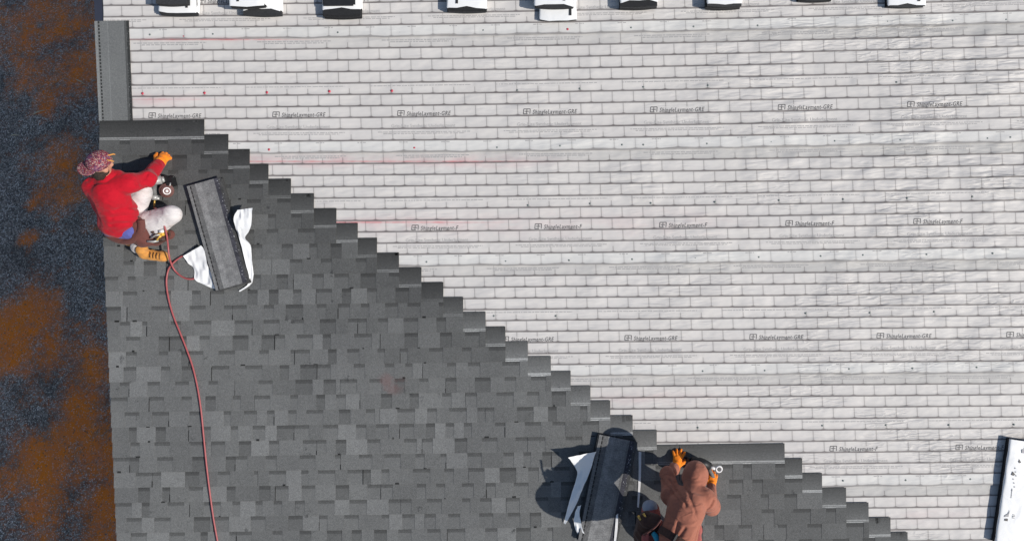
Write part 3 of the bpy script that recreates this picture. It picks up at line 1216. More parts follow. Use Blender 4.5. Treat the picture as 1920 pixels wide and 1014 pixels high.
# ---- seated worker in red
rp = dict(pel=P(236, 430, .17), mid=P(222, 398, .36), chest=P(205, 362, .54), neck=P(199, 333, .63), head=P(187, 308, .735))
rsh, lsh = P(238, 344, .56), P(176, 352, .56)
rel, rwr = P(275, 336, .37), P(299, 306, .11)
lel, lwr = P(190, 384, .34), P(222, 372, .17)
rhip, lhip = P(252, 424, .16), P(242, 398, .18)
rkn, ran = P(322, 402, .26), P(258, 462, .09)
lkn, lan = P(268, 360, .24), P(250, 438, .075)
man1 = None
hd_f, hd_u = nrm((0.55, 0.62, -0.48)), nrm((-0.12, 0.10, 1.0))
hp, hax = head_prims(rp['head'], hd_f, hd_u)
body = union(hp + [cone(rp['neck'] - Vector((0, .02, .05)), rp['head'] - hax[2] * .06, .055, .052),
                   cone(rp['chest'], rp['neck'] - Vector((0, .01, .06)), .10, .07), cone(rp['mid'], rp['chest'], .11, .115), cone(rp['pel'], rp['mid'], .115, .105),
                   cone(rsh, rel, .045, .036), cone(rel, rwr, .036, .025), cone(lsh, lel, .045, .036), cone(lel, lwr, .036, .025),
                   cone(rsh, rp['chest'], .05, .08), cone(lsh, rp['chest'], .05, .08),
                   cone(rhip, rkn, .075, .05), cone(rkn, ran, .048, .033), cone(lhip, lkn, .075, .05), cone(lkn, lan, .048, .033)], .025)
base1 = P(245, 436, 0.026)
man1 = sdf_obj('person', body, .0095, M_SKIN, None, loc=base1)
man1['label'] = 'roofer in red hoodie and white trousers sitting at the roof edge, reaching out one arm'
man1['category'] = 'person'
man1['group'] = 'roofers at work'
eyes(man1, rp['head'], hax)
hood = union([cone(rp['mid'] + Vector((.0, .0, .0)), rp['chest'], .150, .150), cone(rp['pel'] + Vector((-.030, .062, .125)), rp['mid'], .144, .150),
              cone(rsh, lsh, .085, .085), cone(rp['chest'], rp['neck'] - Vector((0, 0, .05)), .13, .085),
              cone(rsh, rel, .080, .070), cone(rel, rwr + (rel - rwr).normalized() * .01, .068, .050),
              cone(lsh, lel, .078, .066), cone(lel, lwr, .064, .045)], .05)
# hood lying on the back round the neck
nk = rp['neck'] - Vector((0.0, .012, .02))
hood2 = union([hood, cone(nk + Vector((-.10, -.035, -.01)), nk + Vector((-.02, -.085, -.0)), .042, .05), cone(nk + Vector((-.02, -.085, 0)), nk + Vector((.10, -.03, -.005)), .05, .042), cone(nk + Vector((.10, -.03, -.005)), nk + Vector((.085, .05, -.03)), .04, .036)], .025)
hood2.box = (hood.box[0] - .03, hood.box[1] + .03)
sdf_obj('hoodie', grooves(folds(hood2, .011, 6.5, 4, (1.5, .8, 1.0), .5), [[(174, 341), (190, 349), (214, 344), (226, 331)], [(264, 324), (259, 346)], [(205, 408), (234, 402), (250, 388)], [(198, 420), (240, 414)], [(214, 396), (246, 380)]], .55, .013, .012), .0085, M_RED, man1)
pants = union([cone(rp['pel'] + Vector((.02, .02, -.04)), rp['pel'] + Vector((.02, .03, .05)), .11, .10), cone(rhip, rkn, .105, .078), cone(rkn, ran, .076, .062),
               cone(lhip, lkn, .10, .072), cone(lkn, lan, .070, .060)], .035)
sdf_obj('trousers', folds(pants, .008, 8.0, 9, (1, 1, 1), -.4), .0085, M_WHITE, man1, zmin=.026)
shirt = union([cone(P(211, 419, .25), P(247, 427, .23), .122, .116)], .02)
sdf_obj('shirt_hem', folds(shirt, .005, 12, 2), .009, M_BLUE, man1, zmin=.026)


def boot(parent, heel, toe, ankle, mat):
    d = (toe - heel)
    d.z = 0
    d.normalize()
    up = Vector((0, 0, 1))
    lat = d.cross(up)
    b = union([cone(heel, heel + d * .07, .044, .046), cone(heel + d * .07, toe - d * .045, .046, .044), ell(toe - d * .05 - up * .006, (lat, d, up), (.049, .058, .040)),
               cone(heel + up * .02, ankle, .045, .056)], .02)
    bo = sdf_obj('boot', folds(b, .003, 18, 6), .006, mat, parent, zmin=.030)
    so = MB()
    outl = []
    L = (toe - heel).length
    for t, w in ((-.042, .028), (-.02, .042), (.05, .044), (.12, .043), (L - .05, .051), (L - .015, .040), (L + .008, .020)):
        outl.append((t, w))
    pts = [heel + d * t + lat * w for t, w in outl] + [heel + d * t - lat * w for t, w in outl[::-1]]
    k = len(pts)
    so.v = [(p.x, p.y, .022) for p in pts] + [(p.x, p.y, .040) for p in pts]
    so.f = [tuple(range(k)), tuple(range(k, 2 * k))[::-1]] + [(k + i, k + (i + 1) % k, (i + 1) % k, i) for i in range(k)]
    so.build('boot_sole', M_SOLE, bo)
    lc = MB()
    for i in range(4):
        q = heel + d * (.085 + .026 * i) + up * (.062 - .007 * i)
        lc.tube([q - lat * .028 - up * .004, q + up * .006, q + lat * .028 - up * .004], .0035, 6)
    lc.build('boot_lace', M_DLEATHER, bo, True)
    return bo


boot(man1, P(271, 476, .07), P(314, 482, .065), P(266, 468, .13), M_BOOT)
boot(man1, P(228, 447, .065), P(254, 453, .06), P(238, 444, .11), M_BOOT)
for nm, c, fw, bk, sd, sp, cu in (('r', rwr, P(310, 292, .06) - rwr, (0.15, .10, .9), -1, .10, (.85, .8, .85, .9)),
                                  ('l', lwr, P(240, 366, .12) - lwr, (0.1, .1, .9), 1, .1, (.5, .5, .5, .5))):
    sdf_obj('glove', hand_sdf(c, fw, bk, sd, sp, cu, 1.12, 1.5), .0042, M_GLOVE, man1)
# cap with its bill turned to the back
cl, cf, cu_ = hax
hc = rp['head']
cap = union([ell(hc + cu_ * .040, hax, (.090, .110, .086))], .01)


def cut_below(f, o, n_):
    o, n_ = np.array(o), np.array(n_)

    def g(p):
        return np.maximum(f(p), -((p - o) @ n_))
    g.box = f.box
    return g


capo = sdf_obj('cap', folds(cut_below(cap, hc + cu_ * .022, cu_), .003, 14, 3), .006, M_CAP, man1)
bd = nrm(P(163, 336, .72) - hc)
bd = (bd - cu_ * bd.dot(cu_)).normalized()
bl_ = bd.cross(cu_)
bill = ell(hc + bd * .105 + cu_ * .028, (bl_, bd, cu_), (.082, .078, .010))
sdf_obj('cap_bill', bill, .005, M_CAP, capo)
btn = MB()
for a, b in (((.05, .03), (.10, .045)), ((.03, .05), (.05, .10))):
    btn.tube([hc + cu_ * .09 + cl * a[0] + cf * a[1], hc + cu_ * .075 + cl * b[0] + cf * (b[1] + .02), hc + cu_ * .06 + cl * b[0] + cf * (b[1] + .03)], .006, 6)
btn.build('cap_tie', M_BOOT, capo, True)
hr = union([cone(hc - cu_ * .045 - cf * .065 - cl * .05, hc - cu_ * .05 - cf * .065 + cl * .05, .040, .040), cone(hc - cu_ * .04 + cl * .066, hc - cu_ * .05 - cf * .06 + cl * .05, .026, .036),
            cone(hc - cu_ * .02 - cl * .06 - cf * .03, hc - cu_ * .05 - cf * .06 - cl * .04, .03, .036), cone(hc + cu_ * .01 - cf * .05, hc - cu_ * .04 - cf * .06, .05, .045)], .02)
sdf_obj('hair', folds(hr, .008, 26, 8), .006, M_HAIR, man1)
# tool pouches worn on the hip
po = union([cone(P(228, 440, .19), P(256, 436, .24), .045, .07), cone(P(258, 420, .27), P(268, 446, .20), .070, .080), cone(P(268, 446, .17), P(292, 446, .13), .080, .070), cone(P(292, 446, .12), P(318, 440, .09), .060, .045)], .03)
pouch = sdf_obj('tool_pouch', folds(po, .007, 11, 12), .007, M_LEATHER, man1, zmin=.03)
bt = MB()
bt.tube(spline([P(194, 424, .24), P(204, 440, .24), P(224, 450, .23), P(246, 450, .25), P(264, 432, .30), P(264, 412, .32)], 6), .036, 8)
bt.build('tool_belt', M_LEATHER, man1, True)
tl = MB()
tl.tube([P(296, 426, .235), P(303, 433, .245), P(306, 442, .235)], .016, 8)
tl.tube([P(290, 443, .245), P(300, 438, .25), P(313, 434, .20)], .010, 8)
tl.tube([P(294, 450, .235), P(302, 441, .245)], .011, 8)
tl.build('pouch_tool', M_YELLOW, pouch, True)
tl = MB()
tl.tube([P(299, 434, .265), P(307, 433, .26)], .015, 8)
tl.build('tape_measure', M_LIGHT, pouch, True)
tl = MB()
tl.tube([P(282, 447, .25), P(292, 441, .26), P(300, 440, .25)], .008, 8)
tl.tube([P(276, 452, .25), P(288, 453, .245), P(297, 451, .225)], .012, 8)
tl.build('pouch_tool', M_STEEL, pouch, True)
op = MB()
op.tube(spline([P(284, 436, .25), P(296, 430, .24), P(311, 430, .20), P(318, 440, .16), P(306, 452, .19), P(290, 455, .21)], 5), .012, 8)
op.tube([P(288, 440, .235), P(299, 446, .225), P(308, 444, .20)], .026, 8)
op.build('pouch_opening', M_DLEATHER, pouch, True)
cl_ = MB()
cl_.torus(P(206, 441, .10), (0.1, .2, 1), .024, .0045)
cl_.build('carabiner', M_DSTEEL, man1, True)

# ---- nail gun beside the worker in red
ng = thing('nail_gun', 'grey coil nail gun with round nail drum lying beside the worker in red', 'nail gun', P(293, 352, 0.026), 'nail guns of the roofers')
b = MB()
b.tube([P(276, 341, .20), P(282, 340, .20), P(303, 337, .17)], [.030, .040, .040], 14)
b.tube([P(303, 337, .17), P(308, 336, .16)], [.032, .026], 14)
b.build('motor_housing', M_STEEL, ng, True)
b = MB()
b.tube([P(289, 344, .19), P(289, 358, .185), P(290, 368, .17)], [.026, .022, .023], 10)
b.build('handle', M_DSTEEL, ng, True)
b = MB()
b.tube([P(290, 366, .17), P(290, 374, .16)], .030, 12)
b.tube([P(284, 372, .16), P(299, 372, .155)], .014, 8)
b.build('handle_cap', M_STEEL, ng, True)
b = MB()
b.tube([P(290, 374, .155), P(289, 390, .13)], [.010, .008], 8)
b.build('air_fitting', M_BRASS, ng, True)
b = MB()
ctr, axd = P(312, 357, .10), nrm((.45, -.25, .75))
b.tube([ctr - axd * .045, ctr + axd * .02], .066, 18)
b.tube([ctr + axd * .02, ctr + axd * .032], .052, 18)
dr = b.build('nail_drum', M_COPPER, ng, True)
b = MB()
b.torus(ctr + axd * .034, axd, .030, .006, 18, 6)
b.tube([ctr + axd * .03, ctr + axd * .042], .014, 10)
b.build('drum_knob', M_LIGHT, dr, True)
b = MB()
b.obox(P(310, 338, .10), nrm((1, .25, 0)), nrm((-.25, 1, 0)), Vector((0, 0, 1)), .085, .060, .13)
b.obox(P(321, 341, .09), nrm((1, .25, 0)), nrm((-.25, 1, 0)), Vector((0, 0, 1)), .060, .075, .10)
b.obox(P(324, 334, .055), nrm((1, .25, 0)), nrm((-.25, 1, 0)), Vector((0, 0, 1)), .05, .022, .035)
b.obox(P(301, 350, .11), nrm((1, .1, 0)), nrm((-.1, 1, 0)), Vector((0, 0, 1)), .05, .018, .02)
b.build('nose', M_BLACK, ng)
b = MB()
b.tube([P(313, 340, .13), P(318, 335, .12), P(328, 332, .05)], [.010, .009, .008], 8)
b.tube([P(318, 349, .14), P(320, 343, .135)], .008, 8)
b.build('contact_arm', M_STEEL, ng, True)
b = MB()
b.tube(spline([P(262, 374, .27), P(272, 371, .26), P(281, 372, .20), P(288, 373, .17)], 5), .008, 8)
b.build('whip_hose', M_BLACK, ng, True)


def mat_hose():
    n = NT('red rubber air hose')
    co = n.coord()
    return n.out(n.mix(n.noise(co, 20, 4), (0.29, 0.058, 0.062), (0.40, 0.095, 0.095)), 0.45, None, 0.5)


HZ = .041
hp_ = [P(289, 390, .13), P(293, 392, .26), P(300, 404, .30), P(307, 420, .28), P(312, 438, .24), P(315, 460, .16), P(317, 480, .14), P(321, 494, .09), P(328, 507, .05), P(340, 518, HZ), P(354, 523, HZ), P(368, 520, HZ - .01),
       P(372, 503, HZ - .01), P(360, 486, HZ - .01), P(345, 480, HZ), P(334, 485, HZ), P(322, 496, .05), P(315, 508, HZ), P(312, 530, HZ), P(316, 560, HZ), P(325, 592, HZ), P(337, 622, HZ), P(350, 655, HZ),
       P(362, 690, HZ), P(371, 730, HZ), P(377, 770, HZ), P(382, 820, HZ), P(387, 870, HZ), P(393, 920, HZ), P(400, 970, HZ), P(408, 1016, HZ), P(418, 1080, HZ), P(424, 1180, HZ), P(440, 1320, HZ)]
hb = MB()
hb.tube(spline(hp_, 8), .0082, 10)
hose = hb.build('air_hose', mat_hose(), None, True, loc=P(350, 655, .02))
hose['label'] = 'long red air hose running down the grey shingles from the worker in red'
hose['category'] = 'air hose'

# ---- brown worker bending over
q = dict(pel=P(1262, 1050, .83), waist=P(1272, 1004, .78), chest=P(1288, 952, .71), neck=P(1299, 918, .62), head=P(1303, 889, .54))
L_sh, R_sh = P(1259, 928, .56), P(1322, 934, .67)
L_el, L_wr = P(1252, 890, .35), P(1268, 872, .10)
R_el, R_wr = P(1332, 948, .38), P(1334, 910, .14)
L_hip, R_hip = P(1240, 1046, .77), P(1292, 1048, .77)
L_kn, L_an = P(1219, 956, .42), P(1216, 1006, .10)
R_kn, R_an = P(1297, 990, .42), P(1296, 1036, .10)
f2, u2 = nrm((.05, .62, -.72)), nrm((.05, .70, .62))
hp2, ax2 = head_prims(q['head'], f2, u2)
body2 = union(hp2 + [cone(q['neck'], q['head'] - ax2[2] * .06, .055, .05), cone(q['chest'], q['neck'], .11, .07), cone(q['waist'], q['chest'], .11, .12), cone(q['pel'], q['waist'], .125, .11),
                     cone(L_sh, L_el, .045, .036), cone(L_el, L_wr, .036, .026), cone(R_sh, R_el, .045, .036), cone(R_el, R_wr, .036, .026), cone(L_sh, q['chest'], .05, .08), cone(R_sh, q['chest'], .05, .08),
                     cone(L_hip, L_kn, .08, .052), cone(L_kn, L_an, .05, .035), cone(R_hip, R_kn, .08, .052), cone(R_kn, R_an, .05, .035)], .025)
base2 = P(1255, 1010, .026)
man2 = sdf_obj('person', body2, .0095, M_SKIN, None, loc=base2)
man2['label'] = 'roofer in rust brown hoodie with hood up, bending down to the shingles'
man2['category'] = 'person'
man2['group'] = 'roofers at work'
eyes(man2, q['head'], ax2)
hl2 = [cone(q['waist'], q['chest'], .148, .155), cone(q['pel'] + (q['waist'] - q['pel']) * .80, q['waist'], .156, .150), cone(L_sh, R_sh, .075, .082), cone(q['chest'], q['neck'], .14, .09),
       cone(L_sh, L_el, .085, .066), cone(L_el, L_wr + (L_el - L_wr).normalized() * .11, .066, .056), cone(R_sh, R_el, .082, .078), cone(R_el, R_wr + (R_el - R_wr).normalized() * .03, .074, .044)]
hdc = union([ell(q['head'] + ax2[2] * .012 - ax2[1] * .012, ax2, (.108, .122, .128)), cone(q['neck'], q['head'] - ax2[2] * .03 - ax2[1] * .03, .085, .10)], .03)
fc = ell(q['head'] + ax2[1] * .10 - ax2[2] * .025, ax2, (.078, .085, .095))


def hood_f(p):
    h = np.maximum(hdc(p), -fc(p))
    return smin(union(hl2, .045)(p), h, .006)


hood_f.box = (np.minimum(union(hl2, .05).box[0], hdc.box[0]), np.maximum(union(hl2, .05).box[1], hdc.box[1]))
sdf_obj('hoodie', grooves(folds(hood_f, .008, 5.5, 21, (1.7, .8, 1), .35), [[(1275, 893), (1281, 908), (1291, 924)], [(1266, 914), (1280, 938)], [(1256, 918), (1270, 934)], [(1257, 986), (1264, 968)], [(1263, 990), (1275, 976)], [(1291, 1004), (1303, 978)], [(1326, 956), (1335, 936)], [(1288, 925), (1296, 950)]], .72, .015, .013), .0085, M_BROWN, man2)
pn2 = union([cone(q['pel'], q['pel'] + (q['waist'] - q['pel']) * .6, .165, .148), cone(L_hip, L_kn, .112, .070), cone(L_kn, L_an, .070, .062), cone(R_hip, R_kn, .112, .078), cone(R_kn, R_an, .078, .066)], .04)
trs = sdf_obj('trousers', folds(pn2, .009, 8, 31, (1, 1, 1), .2), .009, M_BRPANT, man2, zmin=.03)
for kn in (L_kn, R_kn):
    dkn = (kn - (L_hip if kn is L_kn else R_hip)).normalized()
    kp = ell(kn + dkn * .020 + Vector((0, 0, .020)), (Vector((1, 0, 0)), Vector((0, 1, 0)), Vector((0, 0, 1))), (.074, .078, .078))
    sdf_obj('knee_pad', folds(kp, .004, 14, 5), .007, M_KNEE, man2)
boot(man2, P(1214, 1012, .07), P(1212, 962, .065), P(1214, 1006, .13), M_BOOT)
boot(man2, P(1296, 1046, .07), P(1300, 998, .065), P(1296, 1040, .13), M_BOOT)
for c, fw, bk, sd, sp, cu, scl in ((L_wr, P(1274, 845, .045) - L_wr, (0, .25, .9), 1, .26, (.12, .08, .1, .16), 1.0), (R_wr, P(1338, 883, .085) - R_wr, (.2, .35, .85), -1, .16, (.45, .5, .55, .6), 1.05)):
    sdf_obj('glove', hand_sdf(c, fw, bk, sd, sp, cu, scl, 1.22), .0042, M_GLOVE, man2)
# belt round the waist with pouches
axb = (q['waist'] - q['pel']).normalized()
axb = (axb + Vector((.35, 0, 0))).normalized()
e1 = axb.cross(Vector((0, 0, 1))).normalized()
e2 = e1.cross(axb).normalized()
cb = q['pel'] + (q['waist'] - q['pel']) * .80
bm = MB()
nb_ = 40
for i in range(nb_):
    t = 2 * math.pi * i / nb_
    d = e1 * math.cos(t) * .168 + e2 * math.sin(t) * .168
    for (w, th) in ((-.032, 0), (.032, 0), (.032, .009), (-.032, .009)):
        bm.v.append(tuple(cb + d * (1 + th / .168) + axb * w))
for i in range(nb_):
    a, b_ = i * 4, ((i + 1) % nb_) * 4
    for k in range(4):
        bm.f.append((a + k, a + (k + 1) % 4, b_ + (k + 1) % 4, b_ + k))
belt = bm.build('tool_belt', M_DLEATHER, man2)
bk = MB()
bk.obox(cb + e2 * .178 + e1 * .03, e1, axb, e2, .018, .074, .012)
bk.obox(cb + e2 * .16 - e1 * .09, e1, axb, e2, .016, .072, .03)
bk.build('belt_loop', M_BLACK, belt)
pc = union([cone(P(1214, 976, .66), P(1208, 1005, .52), .080, .090), cone(P(1208, 1000, .60), P(1222, 1024, .56), .075, .08), cone(P(1228, 975, .72), P(1216, 985, .62), .05, .07)], .03)
pch = sdf_obj('tool_pouch', folds(pc, .012, 12, 41), .0075, M_DLEATHER, man2)
pc2 = union([cone(P(1207, 1006, .735), P(1210, 1028, .70), .020, .030), cone(P(1214, 1000, .75), P(1215, 1022, .73), .014, .018)], .02)
sdf_obj('pouch_flap', folds(pc2, .004, 14, 2), .006, M_BRPANT, pch)
tb = MB()
tb.tube([P(1224, 998, .76), P(1230, 1005, .78), P(1235, 1020, .76)], [.018, .026, .022], 10)
tb.build('pouch_tool', M_TEAL, pch, True)
tb = MB()
tb.tube(spline([P(1207, 1002, .74), P(1218, 995, .80), P(1230, 986, .86), P(1239, 974, .90)], 5), .008, 8)
tb.build('pouch_strap', M_LEATHER, pch, True)

tb = MB()
tb.tube([P(1196, 966, .68), P(1202, 974, .70)], .012, 8)
tb.tube([P(1206, 962, .70), P(1212, 970, .71)], .010, 8)
tb.build('pouch_tool', M_BRASS, pch, True)
ng2 = thing('nail_gun', 'black coil nail gun with pale ring held under the hooded roofer', 'nail gun', P(1330, 875, .026), 'nail guns of the roofers')
b = MB()
b.tube([P(1296, 862, .13), P(1318, 868, .14), P(1330, 874, .13)], [.034, .044, .040], 12)
b.build('motor_housing', M_BLACK, ng2, True)
b = MB()
b.tube([P(1326, 874, .13), P(1334, 888, .12), P(1338, 898, .11)], [.022, .019, .022], 10)
b.build('handle', M_DSTEEL, ng2, True)
b = MB()
b.tube([P(1300, 873, .10), P(1301, 873, .04)], .052, 16)
b.build('nail_drum', M_BLACK, ng2, True)
b = MB()
b.tube([P(1296, 862, .12), P(1289, 859, .06), P(1286, 858, .035)], [.022, .016, .012], 8)
b.build('nose', M_BLACK, ng2, True)
b = MB()
b.torus(P(1348, 879, .15), (.05, -.1, 1), .027, .0085, 20, 8)
b.tube([P(1330, 875, .13), P(1341, 878, .145)], .014, 8)
b.build('exhaust_ring', M_LIGHT, ng2, True)


# ---------------------------------------------------------------- bundles of shingles
def mat_wrap():
    n = NT('white plastic bundle wrapper')
    co = n.coord()
    h = n.noise(n.mapping(co, (1, 1, 1), (.3, .2, .6)), 5, 2, 0.4, 1.0)
    nb = n.bump(h, 0.22, 0.03)
    col = n.mix(n.noise(co, 8, 4), (0.80, 0.80, 0.79), (0.86, 0.86, 0.85))
    return n.out(col, 0.5, nb, 0.25)


M_WRAP = mat_wrap()


def mat_stack():
    n = NT('stacked shingle edges')
    co = n.coord()
    z = n.sep(co)[2]
    ly = n.math('FRACT', n.math('MULTIPLY', z, 180.0))
    col = n.mix(n.noise(co, 60, 3), (0.020, 0.021, 0.023), (0.060, 0.061, 0.063))
    col = n.mix(n.sstep(0.3, 0.5, ly, 0.6, 0), col, (0.008, 0.008, 0.009))
    return n.out(col, 0.8, n.bump(ly, 0.3, 0.004), 0.25)


M_STACK = mat_stack()


def mat_back():
    n = NT('shingle back')
    co = n.coord()
    X, Y, _ = n.sep(co)
    a = n.attr('Col')
    st = n.noise(n.mapping(co, (1, 1, 1)), 90, 3, 0.7)
    cc = n.mix(n.lin(0.3, 0.7, st), n.mix(1.0, a, (.68, .68, .68), 'MULTIPLY'), n.mix(1.0, a, (1.35, 1.35, 1.33), 'MULTIPLY'))
    mo = n.noise(co, 14, 5, 0.7)
    cc = n.mix(1.0, cc, n.ramp(mo, [(0.32, (0.82, 0.82, 0.82)), (0.68, (1.5, 1.5, 1.47))]), 'MULTIPLY')
    # chevron pressed into the sand along the middle
    w = n.math('SINE', n.math('ADD', n.math('MULTIPLY', Y, 330.0), n.math('MULTIPLY', n.math('ABSOLUTE', X), 140.0)))
    band = n.math('MULTIPLY', n.sstep(-.10, -.075, X), n.sstep(-.03, .0, X, 1, 0))
    band = n.math('MULTIPLY', band, n.sstep(.35, .6, n.noise(co, 40, 3)))
    cc = n.mix(n.math('MULTIPLY', n.math('MULTIPLY', n.sstep(-.2, .9, w), band), .55), cc, (.24, .24, .235))
    return n.out(cc, 0.85, n.bump(st, 0.4, .003), .25)


M_BACK = mat_back()
m_mark = simple('black wrapper print and slits', (0.03, 0.03, 0.032), 0.5, 0.4, 40)
m_mark2 = simple('grey wrapper print', (0.30, 0.30, 0.31), 0.5, 0.4, 40)


def bundle(x0, x1, ybot, z0, th, label, grp, tilt=0.0, seed=0, full=True, cover=(.02, .98), marks=True, length=.98, dark=0.0):
    """closed bundle lying up the slope; bottom end at pixel ybot, edges at x0, x1 (on the plane it lies on)"""
    rg = random.Random(seed)
    zt = z0 + th
    A, B = P(x0, ybot, zt), P(x1, ybot, zt)
    W = (B - A).length
    t = thing('shingle_bundle', label, 'bundle', ((A.x + B.x) / 2, A.y, z0), grp, tilt)
    # layered stack with ragged, slightly bowed ends
    mb = MB()
    n = 7
    for i in range(n):
        dx, dy = rg.uniform(-.006, .006), rg.uniform(-.010, .010)
        za, zb = th * i / n + .0006, th * (i + 1) / n - .0004
        nx = 8
        pts = [(-W / 2 + .004 + dx + (W - .008) * k / nx, dy - .010 * math.sin(math.pi * k / nx)) for k in range(nx + 1)]
        top = [(p[0], p[1] + length) for p in pts[::-1]]
        out = pts + top
        m = len(mb.v)
        kk = len(out)
        mb.v += [(p[0], p[1], za) for p in out] + [(p[0], p[1], zb) for p in out]
        mb.f += [tuple(m + k for k in range(kk))[::-1], tuple(m + kk + k for k in range(kk))]
        mb.f += [(m + k, m + (k + 1) % kk, m + kk + (k + 1) % kk, m + kk + k) for k in range(kk)]
    mb.build('shingle_stack', M_STACK, t, local=True)
    # wrapper: over the top and down both sides, open at the ends
    sec = [(-W / 2 - .002, th - .012), (-W / 2 - .003, th - .009), (-W / 2 - .002, th - .005), (-W / 2 + .003, th + .0005), (-W / 2 + .010, th + .003), (-W / 2 + .020, th + .0042), (-W * .25, th + .005), (0, th + .006), (W * .25, th + .005), (W / 2 - .010, th + .003), (W / 2 - .003, th + .0005), (W / 2 + .002, th - .006), (W / 2 + .004, th * .5), (W / 2 + .003, .004)]
    L0, L1 = cover[0] * length, cover[1] * length
    ny = 26
    vv = []
    for j in range(ny + 1):
        y = L0 + (L1 - L0) * j / ny
        for i, (sx, szz) in enumerate(sec):
            yy = y
            if j == 0:
                yy += .020 * math.cos(math.pi * sx / W) * (1 if seed % 3 else -.6) + .006 * math.sin(sx * 40 + seed) - (.012 if 3 <= i <= 10 else 0)
            vv.append((sx + .0018 * math.sin(y * 31 + i + seed), yy, szz + .0014 * math.sin(y * 23 + sx * 30 + seed) * (1 if 3 < i < 9 else .15)))
    ns = len(sec)
    ff = [(j * ns + i, j * ns + i + 1, (j + 1) * ns + i + 1, (j + 1) * ns + i) for j in range(ny) for i in range(ns - 1)]
    wr = mesh_obj('wrapper', vv, ff, M_WRAP, t, True, True)
    if marks:
        mk = MB()  # dark strips laid on the film in place of open slits
        zt2 = th + .0105
        for k in range(2):
            xs_ = rg.choice([-.28, .22, .28, .3]) * W
            y0 = L0 + rg.uniform(.02, .05) + k * .35
            mk.box(xs_, xs_ + .022, y0, y0 + rg.uniform(.05, .14), zt2 - .002, zt2, None)
        mk.build('wrapper_slit', m_mark, wr, local=True)
    if dark:
        ex = MB()
        ex.box(-W * .49, W * dark, L0 + .035, L1 - .05, th + .0095, th + .0125)
        ex.box(-W * .47, W * (dark - .05), L0 + .022, L1 - .08, th + .0128, th + .0155)
        ex.build('exposed_shingle', M_GLOSS, t, local=True)
    return t, wr, W, L0, L1


M_GLOSS = simple('glossy black bitumen', (0.022, 0.022, 0.023), 0.35, 0.4, 30, 0.2, 0.5)
TOPB = [  # x0, x1, ybot, z0, th, label, cover start
    (297, 368, 25, .012, .075, 'lower shingle bundle of the leftmost stack near the roof corner, with a broad black end', .022),
    (292, 352, 5, .095, .07, 'black-ended shingle bundle on top of the leftmost stack, mostly out of view', .10),
    (455, 526, 27, .012, .075, 'lower shingle bundle of the second stack from the left, thick black end and white strap', .045),
    (430, 496, 11, .095, .07, 'white wrapped bundle lying on top of the second stack from the left', .012),
    (605, 677, 29, .012, .08, 'shingle bundle third from the left with torn wrapper and shiny black top', .06),
    (838, 912, 19, .012, .085, 'fourth shingle bundle from the left, black end curled like a wave', .02),
    (1012, 1081, 36, .012, .045, 'lowest and longest white bundle, sticking out furthest down the slope', .004),
    (1002, 1076, 11, .065, .075, 'white bundle lying on the one that sticks out furthest down the slope', .006),
    (1163, 1234, 12, .012, .095, 'shingle bundle with crumpled dark flaps just right of the longest bundle', .05),
    (1326, 1392, 11, .012, .10, 'bundle with plain black end, second from the right along the top edge', .035),
    (1497, 1560, 0, .012, .06, 'bundle of which only the lower lip shows at the top edge', .03),
    (1665, 1736, 11, .012, .06, 'rightmost white bundle along the top edge with thin black lip', .006)]
for i, (a, b_, c, z0, th, lab, cv) in enumerate(TOPB):
    bundle(a, b_, c, z0, th, lab, 'shingle bundles lined up below the ridge', R((-1.5, 1.0, -.5, 1.5, .5, -1, .6, -.6, 2, 1, 0, .5)[i]), i + 3, cover=(cv, .98), dark={1: .42, 4: .36, 8: .30}.get(i, 0))

# big wrapped bundle at the right border, with its printing
TLb = P(1895, 822, .075)
tb_, wr_, Wb, L0b, L1b = bundle(1893, 1962, 1016, .012, .062, 'large white wrapped bundle with black printing at the right border', 'loose shingle bundles', 0.0, 31, cover=(.004, .995), marks=False)
ang = math.atan2(P(1895, 822, .075).x - P(1867, 1014, .075).x, P(1895, 822, .075).y - P(1867, 1014, .075).y)
c0 = P(1867, 1014, .075)
dirv = Vector((math.sin(ang), math.cos(ang), 0))
latv = Vector((dirv.y, -dirv.x, 0))
org = P(1895, 822, .075) - dirv * .98 + latv * Wb / 2
tb_.location = (org.x, org.y, .012)
tb_.rotation_euler = (0, 0, -ang)


def bmark(name, pts, mat, z=.0705):
    n = len(pts)
    v = [(p[0] - Wb / 2, .98 - p[1], z) for p in pts] + [(p[0] - Wb / 2, .98 - p[1], z + .0012) for p in pts]
    f = [tuple(range(n)), tuple(range(n, 2 * n))[::-1]] + [((i + 1) % n, i, n + i, n + (i + 1) % n) for i in range(n)]
    o = mesh_obj(name, v, f, mat, wr_, local=True)
    return o


bmark('arrow_print', [(.060, .30), (.085, .325), (.07, .34), (.052, .335)], m_mark)
bmark('arrow_print', [(.10, .175), (.125, .205), (.108, .215), (.098, .20), (.104, .19)], m_mark)
bmark('triangle_print', [(.060, .73), (.080, .73), (.085, .66), (.072, .70), (.045, .72), (.042, .735)], m_mark2)
bmark('triangle_print', [(.050, .77), (.078, .77), (.078, .745), (.05, .752)], m_mark)
bmark('blot_print', [(.112, .085), (.135, .078), (.15, .095), (.145, .115), (.12, .118)], m_mark2)
bmark('line_print', [(.075, .46), (.079, .46), (.083, .55), (.079, .55)], m_mark2)
for i in range(7):
    a = .26 + .035 * i
    bmark('dash_print', [(.075 + .01 * (i % 3), a), (.083 + .01 * (i % 3), a + .004), (.079 + .01 * (i % 3), a + .014), (.073 + .01 * (i % 3), a + .010)], m_mark2)
for a, b_, c, d in ((.118, .70, .138, .706), (.118, .712, .124, .725), (.130, .712, .140, .720), (.118, .730, .138, .736)):
    bmark('stamp_print', [(a, b_), (c, b_), (c, d), (a, d)], m_mark2)
TM = font_mesh('RAM', .02, .2)
v, f = TM
wx = v[:, 0].max()
